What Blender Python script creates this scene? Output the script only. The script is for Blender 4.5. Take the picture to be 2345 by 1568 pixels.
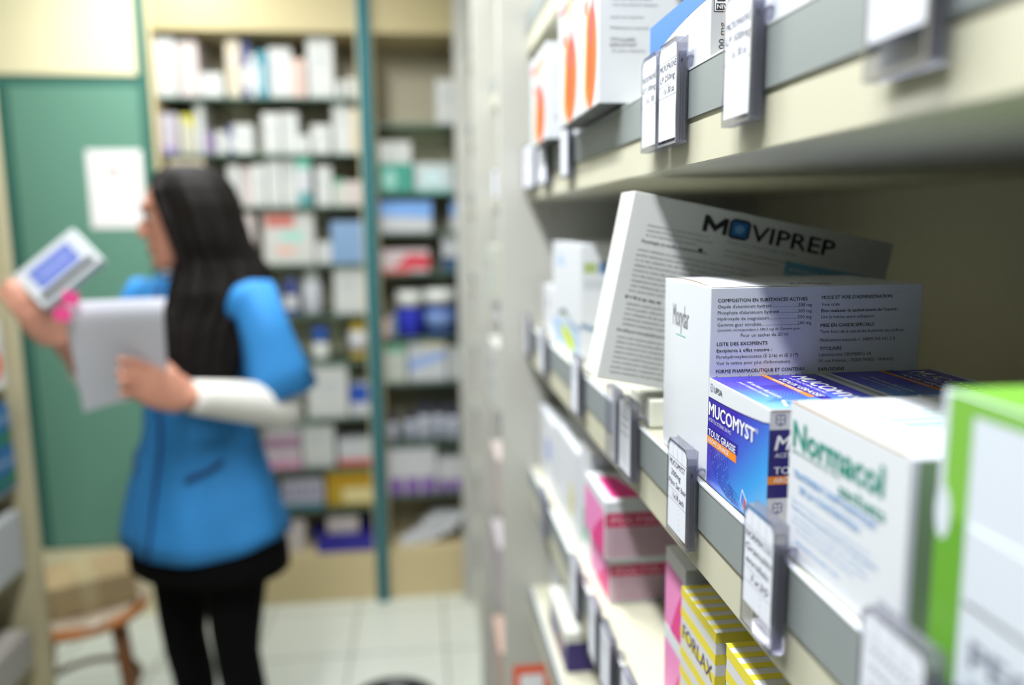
import bpy, bmesh, math, random
from math import sin, cos, pi, radians, sqrt
from mathutils import Vector, Matrix, noise

for o in list(bpy.data.objects):
    bpy.data.objects.remove(o)
sc = bpy.context.scene
COL = sc.collection

# ------------------------------------------------------------------ camera
cam_d = bpy.data.cameras.new('camera')
cam = bpy.data.objects.new('camera', cam_d)
COL.objects.link(cam)
cam_d.sensor_width = 36.0
cam_d.lens = 28.0
cam_d.clip_start = 0.01
YAW, PITCH, ROLL = radians(6.485), radians(8.519), radians(-0.6)
cam.matrix_world = (Matrix.Translation((0, 0, 1.45)) @ Matrix.Rotation(-YAW, 4, 'Z')
                    @ Matrix.Rotation(pi / 2 - PITCH, 4, 'X') @ Matrix.Rotation(ROLL, 4, 'Z'))
cam_d.dof.use_dof = True
cam_d.dof.focus_distance = 0.515
cam_d.dof.aperture_fstop = 2.4
sc.camera = cam

# ------------------------------------------------------------------ view, world
sc.view_settings.view_transform = 'Standard'
sc.view_settings.look = 'None'
sc.view_settings.exposure = 0.0
sc.view_settings.gamma = 1.0
sc.view_settings.use_curve_mapping = False
sc.cycles.diffuse_bounces = 2
sc.cycles.transparent_max_bounces = 24
w = bpy.data.worlds.new('room_surroundings')
sc.world = w
w.use_nodes = True
w.node_tree.nodes['Background'].inputs[0].default_value = (0.93, 0.97, 1.0, 1)
w.node_tree.nodes['Background'].inputs[1].default_value = 0.03


def area(name, loc, sx, sy, power, col=(1, 1, 1)):
    d = bpy.data.lights.new(name, 'AREA')
    d.shape = 'RECTANGLE'
    d.size = sx
    d.size_y = sy
    d.energy = power
    d.color = col
    o = bpy.data.objects.new(name, d)
    o.location = loc
    COL.objects.link(o)
    return o


CEIL = 2.56
# fluorescent tubes running along the aisle, right below the ceiling
TUBES = [(-0.27, 0.30, 40.0), (-0.36, 1.62, 31.0), (-0.80, 2.45, 16.0)]
for i, (tx, ty, pw) in enumerate(TUBES):
    area('tube_light', (tx, ty, CEIL - 0.075), 0.07, 1.15 if i < 2 else 0.6, pw, (0.96, 0.98, 1.0))


# ------------------------------------------------------------------ helpers
def lin(c):
    def f(v):
        v = v / 255.0
        return v / 12.92 if v <= 0.04045 else ((v + 0.055) / 1.055) ** 2.4
    return tuple(f(v) for v in c) + (1.0,)


MATS = {}


def mat(name, rgb=None, rough=0.5, metal=0.0, spec=0.5, coat=0.0, noise_amt=0.0, nscale=8.0, bump=0.0, bscale=60.0):
    if name in MATS:
        return MATS[name]
    m = bpy.data.materials.new(name)
    m.use_nodes = True
    nt = m.node_tree
    b = nt.nodes['Principled BSDF']
    b.inputs['Base Color'].default_value = lin(rgb)
    b.inputs['Roughness'].default_value = rough
    b.inputs['Metallic'].default_value = metal
    b.inputs['Specular IOR Level'].default_value = spec
    b.inputs['Coat Weight'].default_value = coat
    b.inputs['Coat Roughness'].default_value = 0.15
    tc = nt.nodes.new('ShaderNodeTexCoord')
    if noise_amt > 0:
        n = nt.nodes.new('ShaderNodeTexNoise')
        n.inputs['Scale'].default_value = nscale
        n.inputs['Detail'].default_value = 4
        nt.links.new(tc.outputs['Object'], n.inputs['Vector'])
        mx = nt.nodes.new('ShaderNodeMix')
        mx.data_type = 'RGBA'
        c = lin(rgb)
        mx.inputs[6].default_value = tuple(v * (1 - noise_amt) for v in c[:3]) + (1,)
        mx.inputs[7].default_value = tuple(min(1, v * (1 + noise_amt)) for v in c[:3]) + (1,)
        nt.links.new(n.outputs['Fac'], mx.inputs[0])
        nt.links.new(mx.outputs[2], b.inputs['Base Color'])
    if bump > 0:
        n2 = nt.nodes.new('ShaderNodeTexNoise')
        n2.inputs['Scale'].default_value = bscale
        nt.links.new(tc.outputs['Object'], n2.inputs['Vector'])
        bp = nt.nodes.new('ShaderNodeBump')
        bp.inputs['Strength'].default_value = bump
        bp.inputs['Distance'].default_value = 0.002
        nt.links.new(n2.outputs['Fac'], bp.inputs['Height'])
        nt.links.new(bp.outputs[0], b.inputs['Normal'])
    MATS[name] = m
    return m


def ramp_mat(name, stops, expr, rough=0.35, coat=0.2):
    """printed colour gradient: t = a*x + b*y + c*z + d in the box's own metres"""
    if name in MATS:
        return MATS[name]
    m = bpy.data.materials.new(name)
    m.use_nodes = True
    nt = m.node_tree
    b = nt.nodes['Principled BSDF']
    b.inputs['Roughness'].default_value = rough
    b.inputs['Coat Weight'].default_value = coat
    tc = nt.nodes.new('ShaderNodeTexCoord')
    dt = nt.nodes.new('ShaderNodeVectorMath')
    dt.operation = 'DOT_PRODUCT'
    dt.inputs[1].default_value = expr[:3]
    ad = nt.nodes.new('ShaderNodeMath')
    ad.operation = 'ADD'
    ad.inputs[1].default_value = expr[3]
    cr = nt.nodes.new('ShaderNodeValToRGB')
    el = cr.color_ramp.elements
    el[0].position, el[0].color = stops[0][0], lin(stops[0][1])
    el[1].position, el[1].color = stops[-1][0], lin(stops[-1][1])
    for p, c in stops[1:-1]:
        e = el.new(p)
        e.color = lin(c)
    nt.links.new(tc.outputs['Object'], dt.inputs[0])
    nt.links.new(dt.outputs['Value'], ad.inputs[0])
    nt.links.new(ad.outputs[0], cr.inputs[0])
    nt.links.new(cr.outputs[0], b.inputs['Base Color'])
    MATS[name] = m
    return m


def clear_mat(name, tint, amount, gloss_rough=0.08, body=(235, 238, 245)):
    """thin clear plastic or glass: tinted see-through + faint haze + gloss"""
    if name in MATS:
        return MATS[name]
    m = bpy.data.materials.new(name)
    m.use_nodes = True
    nt = m.node_tree
    nt.nodes.clear()
    out = nt.nodes.new('ShaderNodeOutputMaterial')
    tr = nt.nodes.new('ShaderNodeBsdfTransparent')
    tr.inputs[0].default_value = lin(tint)
    df = nt.nodes.new('ShaderNodeBsdfDiffuse')
    df.inputs[0].default_value = lin(body)
    gl = nt.nodes.new('ShaderNodeBsdfGlossy')
    gl.inputs['Roughness'].default_value = gloss_rough
    mx = nt.nodes.new('ShaderNodeMixShader')
    mx.inputs[0].default_value = amount
    nt.links.new(tr.outputs[0], mx.inputs[1])
    nt.links.new(df.outputs[0], mx.inputs[2])
    fr = nt.nodes.new('ShaderNodeLayerWeight')
    fr.inputs[0].default_value = 0.25
    m2 = nt.nodes.new('ShaderNodeMixShader')
    mul = nt.nodes.new('ShaderNodeMath')
    mul.operation = 'MULTIPLY'
    mul.inputs[1].default_value = 0.5
    nt.links.new(fr.outputs['Fresnel'], mul.inputs[0])
    nt.links.new(mul.outputs[0], m2.inputs[0])
    nt.links.new(mx.outputs[0], m2.inputs[1])
    nt.links.new(gl.outputs[0], m2.inputs[2])
    nt.links.new(m2.outputs[0], out.inputs[0])
    MATS[name] = m
    return m


W = mat('white_carton', (222, 226, 232), 0.38, coat=0.15, noise_amt=0.01)
WP = mat('white_paper', (226, 230, 240), 0.6, noise_amt=0.01)
GREYC = mat('off_white_carton', (205, 207, 205), 0.5)
CREAM = mat('cream_laminate', (204, 202, 180), 0.42, noise_amt=0.01, nscale=3)
PANEL = mat('pale_grey_laminate', (192, 192, 184), 0.45, noise_amt=0.01, nscale=3)
STRIP = mat('grey_label_strip', (142, 150, 150), 0.4)
STRIPE = mat('light_strip_edge', (205, 210, 215), 0.35)
INK = mat('black_ink', (38, 38, 44), 0.6)
INKG = mat('grey_ink', (110, 112, 122), 0.6)
INKD = mat('dark_ink', (55, 56, 62), 0.6)
PEN = mat('pen_ink', (62, 62, 76), 0.6)
TEAL = mat('teal_print', (22, 138, 122), 0.5)
LBLUE = mat('light_blue_print', (120, 172, 226), 0.5)
LBLUE2 = mat('pale_blue_print', (158, 192, 232), 0.5)
INDIGO = mat('indigo_print', (40, 24, 150), 0.4, coat=0.2)
NAVY = mat('navy_print', (32, 22, 110), 0.4, coat=0.2)
ORANGE = mat('orange_print', (240, 140, 20), 0.45)
BROWN = mat('raw_board_edge', (168, 140, 104), 0.8)
CLEAR = clear_mat('clear_plastic', (232, 232, 238), 0.06)
CLEARD = clear_mat('clear_plastic_rail', (204, 204, 216), 0.12)
HAZE = clear_mat('frosted_plastic', (215, 218, 226), 0.42)


class MB:
    """collects shapes with their materials, builds ONE mesh object"""
    def __init__(s):
        s.v, s.f, s.mi, s.mats, s.sm = [], [], [], [], []

    def m(s, material):
        if material not in s.mats:
            s.mats.append(material)
        return s.mats.index(material)

    def add(s, verts, faces, material, smooth=False):
        b = len(s.v)
        s.v += [tuple(v) for v in verts]
        k = s.m(material)
        for f in faces:
            s.f.append([b + i for i in f])
            s.mi.append(k)
            s.sm.append(smooth)

    def box(s, x0, x1, y0, y1, z0, z1, material, bev=0.0, M=None):
        if bev <= 0:
            vs = [(x, y, z) for x in (x0, x1) for y in (y0, y1) for z in (z0, z1)]
            fs = [(0, 1, 3, 2), (4, 6, 7, 5), (0, 4, 5, 1), (2, 3, 7, 6), (0, 2, 6, 4), (1, 5, 7, 3)]
        else:
            bm = bmesh.new()
            bmesh.ops.create_cube(bm, size=1.0)
            for v in bm.verts:
                v.co = Vector(((x0 + x1) / 2 + v.co.x * (x1 - x0), (y0 + y1) / 2 + v.co.y * (y1 - y0),
                               (z0 + z1) / 2 + v.co.z * (z1 - z0)))
            bmesh.ops.bevel(bm, geom=list(bm.edges), offset=bev, segments=2, affect='EDGES', profile=0.5)
            bm.verts.index_update()
            vs = [v.co.copy() for v in bm.verts]
            fs = [[v.index for v in f.verts] for f in bm.faces]
            bm.free()
        if M is not None:
            vs = [M @ Vector(v) for v in vs]
        s.add(vs, fs, material)

    def lathe(s, prof, material, c=(0, 0, 0), n=28):
        vs, fs = [], []
        for r, z in prof:
            for k in range(n):
                a = 2 * pi * k / n
                vs.append((c[0] + r * cos(a), c[1] + r * sin(a), c[2] + z))
        for i in range(len(prof) - 1):
            for k in range(n):
                k2 = (k + 1) % n
                fs.append((i * n + k, i * n + k2, (i + 1) * n + k2, (i + 1) * n + k))
        fs.append(list(range(n))[::-1])
        fs.append([(len(prof) - 1) * n + k for k in range(n)])
        s.add(vs, fs, material, True)

    def tube(s, pts, radii, material, n=10, flat=1.0):
        pts = [Vector(p) for p in pts]
        if not isinstance(radii, (list, tuple)):
            radii = [radii] * len(pts)
        vs, fs = [], []
        up = Vector((0, 0, 1))
        for i, p in enumerate(pts):
            d = (pts[min(i + 1, len(pts) - 1)] - pts[max(i - 1, 0)]).normalized()
            if abs(d.dot(up)) > 0.95:
                up2 = Vector((1, 0, 0))
            else:
                up2 = up
            a = d.cross(up2).normalized()
            b = d.cross(a).normalized()
            for k in range(n):
                t = 2 * pi * k / n
                vs.append(p + a * cos(t) * radii[i] + b * sin(t) * radii[i] * flat)
        for i in range(len(pts) - 1):
            for k in range(n):
                k2 = (k + 1) % n
                fs.append((i * n + k, i * n + k2, (i + 1) * n + k2, (i + 1) * n + k))
        fs.append(list(range(n))[::-1])
        fs.append([(len(pts) - 1) * n + k for k in range(n)])
        s.add(vs, fs, material, True)

    def rings(s, rings, material, cap=True):
        n = len(rings[0])
        vs = [v for r in rings for v in r]
        fs = []
        for i in range(len(rings) - 1):
            for k in range(n):
                k2 = (k + 1) % n
                fs.append((i * n + k, i * n + k2, (i + 1) * n + k2, (i + 1) * n + k))
        if cap:
            fs.append(list(range(n))[::-1])
            fs.append([(len(rings) - 1) * n + k for k in range(n)])
        s.add(vs, fs, material, True)

    def mesh(s, name):
        me = bpy.data.meshes.new(name)
        me.from_pydata(s.v, [], s.f)
        for mm in s.mats:
            me.materials.append(mm)
        me.polygons.foreach_set('material_index', s.mi)
        me.polygons.foreach_set('use_smooth', s.sm)
        me.update()
        bm = bmesh.new()
        bm.from_mesh(me)
        bmesh.ops.recalc_face_normals(bm, faces=[f for f in bm.faces if s.sm[f.index]])
        bm.to_mesh(me)
        bm.free()
        return me

    def build(s, name, parent=None, loc=(0, 0, 0), rot=(0, 0, 0), label=None, cat=None, group=None, kind=None):
        o = bpy.data.objects.new(name, s.mesh(name))
        COL.objects.link(o)
        o.location = loc
        o.rotation_euler = rot
        if parent:
            o.parent = parent
        tag(o, label, cat, group, kind)
        return o


def tag(o, label=None, cat=None, group=None, kind=None):
    if label: o['label'] = label
    if cat: o['category'] = cat
    if group: o['group'] = group
    if kind: o['kind'] = kind
    return o


def empty(name, loc=(0, 0, 0), rot=(0, 0, 0), label=None, cat=None, group=None):
    o = bpy.data.objects.new(name, None)
    o.empty_display_size = 0.05
    o.location = loc
    o.rotation_euler = rot
    COL.objects.link(o)
    return tag(o, label, cat, group)


# ---- lettering: glyph outlines laid on a face -------------------------------
_G = {}


def glyphs(text, bold=0.0):
    key = (text, bold)
    if key not in _G:
        c = bpy.data.curves.new('lettering', 'FONT')
        c.body = text
        c.size = 1.0
        c.offset = bold
        c.resolution_u = 2
        o = bpy.data.objects.new('lettering', c)
        COL.objects.link(o)
        dg = bpy.context.evaluated_depsgraph_get()
        me = bpy.data.meshes.new_from_object(o.evaluated_get(dg))
        vs = [(v.co.x, v.co.y) for v in me.vertices]
        fs = [list(p.vertices) for p in me.polygons]
        bpy.data.objects.remove(o)
        bpy.data.curves.remove(c)
        bpy.data.meshes.remove(me)
        _G[key] = (vs, fs)
    return _G[key]


class Face:
    """a flat side of a box: origin, reading direction U, up V, outward N"""
    def __init__(s, mb, O, U, V, N, w, h):
        s.mb, s.O, s.U, s.V, s.N, s.w, s.h = mb, Vector(O), Vector(U), Vector(V), Vector(N), w, h

    def p(s, u, v, lift):
        return s.O + s.U * u + s.V * v + s.N * lift

    def poly(s, pts, material, lift=0.00012):
        s.mb.add([s.p(u, v, lift) for u, v in pts], [list(range(len(pts)))], material)

    def rect(s, u0, v0, u1, v1, material, lift=0.00012):
        s.poly([(u0, v0), (u1, v0), (u1, v1), (u0, v1)], material, lift)

    def text(s, t, u, v, cap, material, width=None, bold=0.0, shear=0.0, lift=0.00024, wob=0.0):
        if bold > 0:                      # heavier strokes: the same word printed again a hair to each side
            d_ = bold * cap / 0.72
            for i, (du, dv) in enumerate(((-d_, 0), (d_, 0), (0, -d_ * .6), (0, d_ * .6))):
                s.text(t, u + du, v + dv, cap, material, width, 0.0, shear, lift + .00002 * i, wob)
            return
        vs, fs = glyphs(t, 0.0)
        if not vs:
            return
        x0 = min(a for a, b in vs)
        x1 = max(a for a, b in vs)
        sy = cap / 0.72
        sx = sy if width is None else width / max(1e-6, (x1 - x0))
        out = []
        for a, b in vs:
            bb = b + (wob * sin(a * 4.3) + wob * 0.6 * sin(a * 9.7) if wob else 0)
            out.append(s.p(u + (a - x0 + shear * b) * sx, v + bb * sy, lift))
        s.mb.add(out, fs, material)

    def line(s, pts, wd, material, lift=0.0002):
        n = len(pts)
        L, R = [], []
        for i in range(n):
            a = Vector(pts[max(0, i - 1)])
            b = Vector(pts[min(n - 1, i + 1)])
            d = (b - a).normalized()
            q = Vector((-d.y, d.x)) * wd / 2
            p = Vector(pts[i])
            L.append(p + q)
            R.append(p - q)
        vs = [s.p(q.x, q.y, lift) for q in L + R]
        s.mb.add(vs, [(n + i, n + i + 1, i + 1, i) for i in range(n - 1)], material)

    def ellipse(s, u, v, a, b, material, rot=0, lift=0.00015, n=28):
        pts = []
        for k in range(n):
            t = 2 * pi * k / n
            x, y = a * cos(t), b * sin(t)
            pts.append((u + x * cos(rot) - y * sin(rot), v + x * sin(rot) + y * cos(rot)))
        s.poly(pts, material, lift)

    def block(s, u, v, w, n, step, cap, material, seed=1, words=None):
        """n rows of small print"""
        rnd = random.Random(seed)
        words = words or ('composition substance active exipient notoire sachet poudre voie orale lire notice avant '
                          'utilisation tenir hors de la portee des enfants ne pas conserver temperature medicament').split()
        for i in range(n):
            t = ''
            ww = w * rnd.uniform(0.72, 1.0)
            while len(t) * cap * 0.72 < ww:
                t += rnd.choice(words) + ' '
            s.text(t.strip(), u, v - i * step, cap, material, width=ww)


def carton(dx, dy, dz, material=None, bev=0.0006):
    mb = MB()
    mb.box(-dx / 2, dx / 2, -dy / 2, dy / 2, 0, dz, material or W, bev)
    L = Face(mb, (-dx / 2, dy / 2, 0), (0, -1, 0), (0, 0, 1), (-1, 0, 0), dy, dz)
    F = Face(mb, (-dx / 2, -dy / 2, 0), (1, 0, 0), (0, 0, 1), (0, -1, 0), dx, dz)
    T = Face(mb, (-dx / 2, dy / 2, dz), (0, -1, 0), (1, 0, 0), (0, 0, 1), dy, dx)
    return mb, L, F, T


# ================================================================== SETTING
XS = 0.18          # front plane of the right-hand shelves
Y_B = 2.97         # front plane of the unit at the end of the aisle

tile = bpy.data.materials.new('white_floor_tiles')
tile.use_nodes = True
nt = tile.node_tree
b = nt.nodes['Principled BSDF']
b.inputs['Roughness'].default_value = 0.22
tc = nt.nodes.new('ShaderNodeTexCoord')
mp = nt.nodes.new('ShaderNodeMapping')
mp.inputs['Location'].default_value = (0.27, 0.0, 0)
br = nt.nodes.new('ShaderNodeTexBrick')
br.offset = 0.0
br.inputs['Scale'].default_value = 1.0
br.inputs['Brick Width'].default_value = 0.322
br.inputs['Row Height'].default_value = 0.322
br.inputs['Mortar Size'].default_value = 0.004
br.inputs['Mortar Smooth'].default_value = 0.3
br.inputs['Color1'].default_value = lin((224, 228, 216))
br.inputs['Color2'].default_value = lin((219, 224, 212))
br.inputs['Mortar'].default_value = lin((150, 152, 140))
nt.links.new(tc.outputs['Object'], mp.inputs[0])
nt.links.new(mp.outputs[0], br.inputs['Vector'])
nt.links.new(br.outputs['Color'], b.inputs['Base Color'])

mb = MB(); mb.box(-1.75, 0.64, -1.6, 3.62, -0.05, 0, tile); mb.build('floor', kind='structure')
mb = MB(); mb.box(-1.75, 0.64, -1.6, 3.62, CEIL, CEIL + 0.05, mat('ceiling_paint', (238, 238, 232), 0.8)); mb.build('ceiling', kind='structure')
WALLP = mat('cream_wall_paint', (238, 228, 190), 0.6, noise_amt=0.01, nscale=2)
mb = MB(); mb.box(-1.75, 0.64, 3.54, 3.62, 0, CEIL, WALLP); mb.build('wall_back', kind='structure')
WALLG = mat('sage_wall_paint', (96, 112, 98), 0.7, noise_amt=.02)
mb = MB(); mb.box(-1.75, -1.67, -1.6, 3.54, 0, CEIL, WALLG); mb.build('wall_left', kind='structure')
mb = MB(); mb.box(0.60, 0.64, -1.6, 3.54, 0, CEIL, WALLP); mb.build('wall_right', kind='structure')

# ---- ceiling luminaires
HOUS = mat('luminaire_enamel', (235, 235, 235), 0.4)
for i, (tx, ty, pw) in enumerate(TUBES):
    ln = 1.2 if i < 2 else 0.65
    t = empty('ceiling_light', (tx, ty, CEIL),
              label=['long batten light on the ceiling above the nearest stretch of aisle',
                     'long batten light on the ceiling above the person in blue',
                     'short batten light on the ceiling before the green cupboard'][i], cat='ceiling light')
    mb = MB(); mb.box(-0.06, 0.06, -ln / 2, ln / 2, -0.05, 0, HOUS, 0.004); mb.build('housing', t)
    mb = MB()
    for sy in (-1, 1):
        mb.box(-0.05, 0.05, sy * (ln / 2 - 0.012) - 0.012, sy * (ln / 2 - 0.012) + 0.012, -0.072, -0.05, HOUS, 0.002)
    mb.build('end_cap', t)

# ================================================================== RIGHT SHELVING
LEVELS = [2.04, 1.78, 1.549, 1.278, 1.030, 0.810, 0.575, 0.33, 0.12]   # top surfaces
TH = 0.062


def shelving(y0, y1, label, far_panel=True):
    t = empty('shelving_unit', (0.36, (y0 + y1) / 2, 0), label=label, cat='shelving', group='shelving units along the right of the aisle')
    oy = (y0 + y1) / 2
    pt = 0.018
    for yy in (y0, y1 - pt):
        mb = MB()
        mb.box(0.135 - 0.36, 0.575 - 0.36, yy - oy, yy + pt - oy, 0, 2.36, PANEL, 0.001)
        if yy > y0:
            for zz in [0.25 + 0.064 * k for k in range(30)]:
                for xx in (0.225, 0.50):
                    n = 10
                    vs = [(xx - 0.36 + 0.0028 * cos(2 * pi * k / n), yy - oy - 0.0003, zz + 0.0028 * sin(2 * pi * k / n)) for k in range(n)]
                    mb.add(vs, [list(range(n))], mat('peg_hole', (95, 92, 80), 0.8))
        mb.build('side_panel', t)
    mb = MB(); mb.box(0.575 - 0.36, 0.59 - 0.36, y0 - oy, y1 - oy, 0, 2.36, CREAM); mb.build('back_panel', t)
    mb = MB(); mb.box(0.135 - 0.36, 0.575 - 0.36, y0 + pt - oy, y1 - pt - oy, 2.32, 2.36, CREAM); mb.build('top_panel', t)
    mb = MB(); mb.box(0.175 - 0.36, 0.19 - 0.36, y0 + pt - oy, y1 - pt - oy, 0, 0.058, CREAM); mb.build('plinth', t)
    for z in LEVELS:
        mb = MB()
        mb.box(XS + 0.0015 - 0.36, 0.575 - 0.36, y0 + pt - oy, y1 - pt - oy, z - TH, z, CREAM, 0.001)
        s = mb.build('shelf', t)
        mb = MB()
        mb.box(XS - 0.36, XS + 0.0015 - 0.36, y0 + pt + 0.001 - oy, y1 - pt - 0.001 - oy, z - 0.0315, z - 0.0005, STRIP)
        mb.box(XS - 0.0004 - 0.36, XS + 0.003 - 0.36, y0 + pt + 0.001 - oy, y1 - pt - 0.001 - oy, z - 0.0005, z + 0.0008, STRIPE)
        mb.build('label_strip', s)
    return t


shelving(-0.62, 1.348, 'pale shelving unit nearest the viewer, full of sharp medicine boxes on grey-edged shelves')
shelving(1.352, 1.966, 'narrow pale shelving unit just beyond the nearest one, seen almost edge-on')
shelving(1.970, 2.93, 'pale shelving unit farthest down the aisle, beside the back shelves')

# ================================================================== UNIT AT THE END OF THE AISLE
BEIGE = mat('beige_laminate', (214, 196, 150), 0.5, noise_amt=0.02, nscale=4)
FASC = mat('cream_fascia', (182, 168, 122), 0.5)
BACKP = mat('beige_back_panel', (206, 198, 168), 0.55)
GREENM = mat('green_enamel', (106, 152, 132), 0.38, noise_amt=0.02, nscale=2)
GREEND = mat('dark_green_frame', (60, 110, 98), 0.5, spec=.25)
TEALP = mat('teal_post_enamel', (20, 104, 114), 0.5, spec=.2)
GLASS = clear_mat('shelf_glass', (196, 208, 200), 0.06, 0.05, (150, 170, 160))
GLASSE = mat('glass_edge', (96, 122, 108), 0.2)

SH1 = [1.90, 1.705, 1.52, 1.31, 1.122, 0.945, 0.73, 0.535, 0.375]
SH2 = [1.81, 1.565, 1.42, 1.272, 1.03, 0.857, 0.623, 0.415]


def back_bay(x0, x1, shelves, label):
    cx = (x0 + x1) / 2
    t = empty('display_cabinet', (cx, Y_B, 0), label=label, cat='shelves')
    hw = (x1 - x0) / 2
    for xx in (-hw, hw - 0.016):
        mb = MB(); mb.box(xx, xx + 0.016, 0.004, 0.29, 0, CEIL - 0.01, BEIGE); mb.build('side_panel', t)
    mb = MB(); mb.box(-hw + 0.016, hw - 0.016, 0.275, 0.29, 0.2, 2.12, BACKP); mb.build('back_panel', t)
    mb = MB(); mb.box(-hw + 0.016, hw - 0.016, 0.004, 0.022, 2.118, CEIL - 0.01, FASC, 0.001); mb.build('fascia', t)
    mb = MB(); mb.box(-hw + 0.016, hw - 0.016, 0.022, 0.275, 2.118, 2.136, BEIGE); mb.build('top_panel', t)
    mb = MB(); mb.box(-hw + 0.016, hw - 0.016, 0.01, 0.275, 0, 0.2, BEIGE, 0.002); mb.build('plinth', t)
    for z in shelves:
        mb = MB()
        mb.box(-hw + 0.017, hw - 0.017, 0.02, 0.273, z - 0.007, z - 0.0005, GLASS)
        mb.box(-hw + 0.017, hw - 0.017, 0.017, 0.0199, z - 0.008, z, GLASSE)
        mb.build('glass_shelf', t)
    return t


back_bay(-0.912, -0.190, SH1, 'wide open bay of glass shelves at the end of the aisle, behind the person')
back_bay(-0.164, 0.52, SH2, 'narrow-looking open bay of glass shelves right of the teal post')

for x0, x1, z0, pw_, m_, lb in [(-0.190, -0.164, 0.0, 0.0215, TEALP, 'slim teal post between the two open bays at the end'),
                           (-0.938, -0.912, 0.0, 0.015, GREEND, 'slim green post between the green cupboard and the open bay')]:
    mb = MB()
    mb.box(-pw_, pw_, -0.02, 0.0038, z0, CEIL - 0.005, m_, 0.002)
    mb.build('cabinet_post', loc=((x0 + x1) / 2, Y_B, 0), label=lb, cat='post')

t = empty('tall_cupboard', (-1.25, Y_B, 0), label='tall cupboard with green door, cream plinth and cream top, far left', cat='cupboard')
CUPC = mat('cream_cupboard', (240, 230, 190), 0.5)
mb = MB(); mb.box(-0.37, 0.31, 0.02, 0.5, 0.0, CEIL - 0.01, CUPC, 0.001); mb.build('carcass', t)
mb = MB(); mb.box(-0.37, 0.31, 0.0, 0.018, 0.0, 0.275, CUPC, 0.002); mb.build('plinth', t)
mb = MB(); mb.box(-0.37, 0.31, 0.0, 0.018, 1.965, CEIL - 0.01, CUPC, 0.002); mb.build('top_board', t)
mb = MB()
mb.box(-0.37, -0.125, -0.002, 0.018, 0.28, 1.96, GREEND, 0.002)
mb.box(-0.125, 0.31, 0.004, 0.018, 1.93, 1.96, GREEND)
mb.build('frame', t)
mb = MB(); mb.box(-0.123, 0.31, -0.004, 0.018, 0.282, 1.928, GREENM, 0.003); dr = mb.build('door', t)
mb = MB(); mb.lathe([(0.004, 0), (0.012, 0.004), (0.013, 0.012), (0.006, 0.018)], mat('brushed_knob', (170, 170, 165), 0.3, metal=1.0), (0, 0, 0), 16)
kn = mb.build('knob', dr, loc=(0.275, -0.004, 1.06), rot=(pi / 2, 0, 0))

# paper notice on the green door
mb = MB()
mb.box(-0.092, 0.092, -0.0006, 0.0006, 0, 0.268, mat('notice_paper', (250, 246, 244), 0.6))
f = Face(mb, (-0.092, -0.0006, 0), (1, 0, 0), (0, 0, 1), (0, -1, 0), 0.184, 0.268)
RED = mat('red_print', (206, 90, 84), 0.5)
f.ellipse(0.088, 0.20, 0.014, 0.016, RED, lift=0.0003)
f.ellipse(0.088, 0.20, 0.008, 0.009, mat('notice_paper'), lift=0.0006)
f.ellipse(0.088, 0.172, 0.012, 0.004, RED, lift=0.0003)
f.block(0.03, 0.14, 0.12, 8, 0.013, 0.003, mat('pale_pink_print', (226, 190, 190), 0.6), 3)
mb.build('paper_notice', loc=(-1.045, Y_B - 0.0055, 1.447), label='white paper notice with small reddish emblem taped to the green cupboard door', cat='notice')

# ---------------- stock of the back shelves
PAL = {
    'w': ((226, 228, 222), 'white'), 'pw': ((228, 214, 208), 'pinkish white'), 'cr': ((226, 212, 184), 'cream'),
    'nv': ((52, 62, 120), 'navy topped white'), 'tl': ((60, 150, 170), 'teal'), 'pk': ((230, 196, 180), 'pale pink'),
    'li': ((206, 198, 210), 'pale lilac'), 'yg': ((214, 212, 190), 'off-white yellow-cornered'), 'pu': ((150, 130, 170), 'purple'),
    'tw': ((186, 208, 206), 'teal capped white'), 'gw': ((216, 222, 208), 'greenish white'), 'rt': ((222, 222, 214), 'red and teal printed white'),
    'bl': ((142, 176, 214), 'light blue'), 'bw': ((226, 226, 232), 'blue topped white'), 'pu2': ((214, 204, 210), 'mauve striped white'),
    'wr': ((228, 222, 218), 'red bottomed white'), 'tb': ((198, 196, 206), 'lilac and teal printed'), 'ye': ((206, 170, 40), 'mustard yellow'),
    'gr': ((64, 168, 146), 'green'), 'tw2': ((222, 234, 232), 'white and pale teal'), 'gw2': ((214, 232, 222), 'green topped white'),
    'bt': ((224, 230, 240), 'blue topped white'), 'rp': ((232, 214, 214), 'red-printed white'), 'wd': ((230, 232, 232), 'white and dark blue'),
    'bw2': ((230, 234, 236), 'blue swooshed white'), 'wp': ((234, 234, 236), 'white and purple'),
}
ORD = ['first', 'second', 'third', 'fourth', 'fifth', 'sixth', 'seventh', 'eighth', 'ninth', 'tenth', 'eleventh', 'twelfth', 'thirteenth', 'fourteenth']
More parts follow.
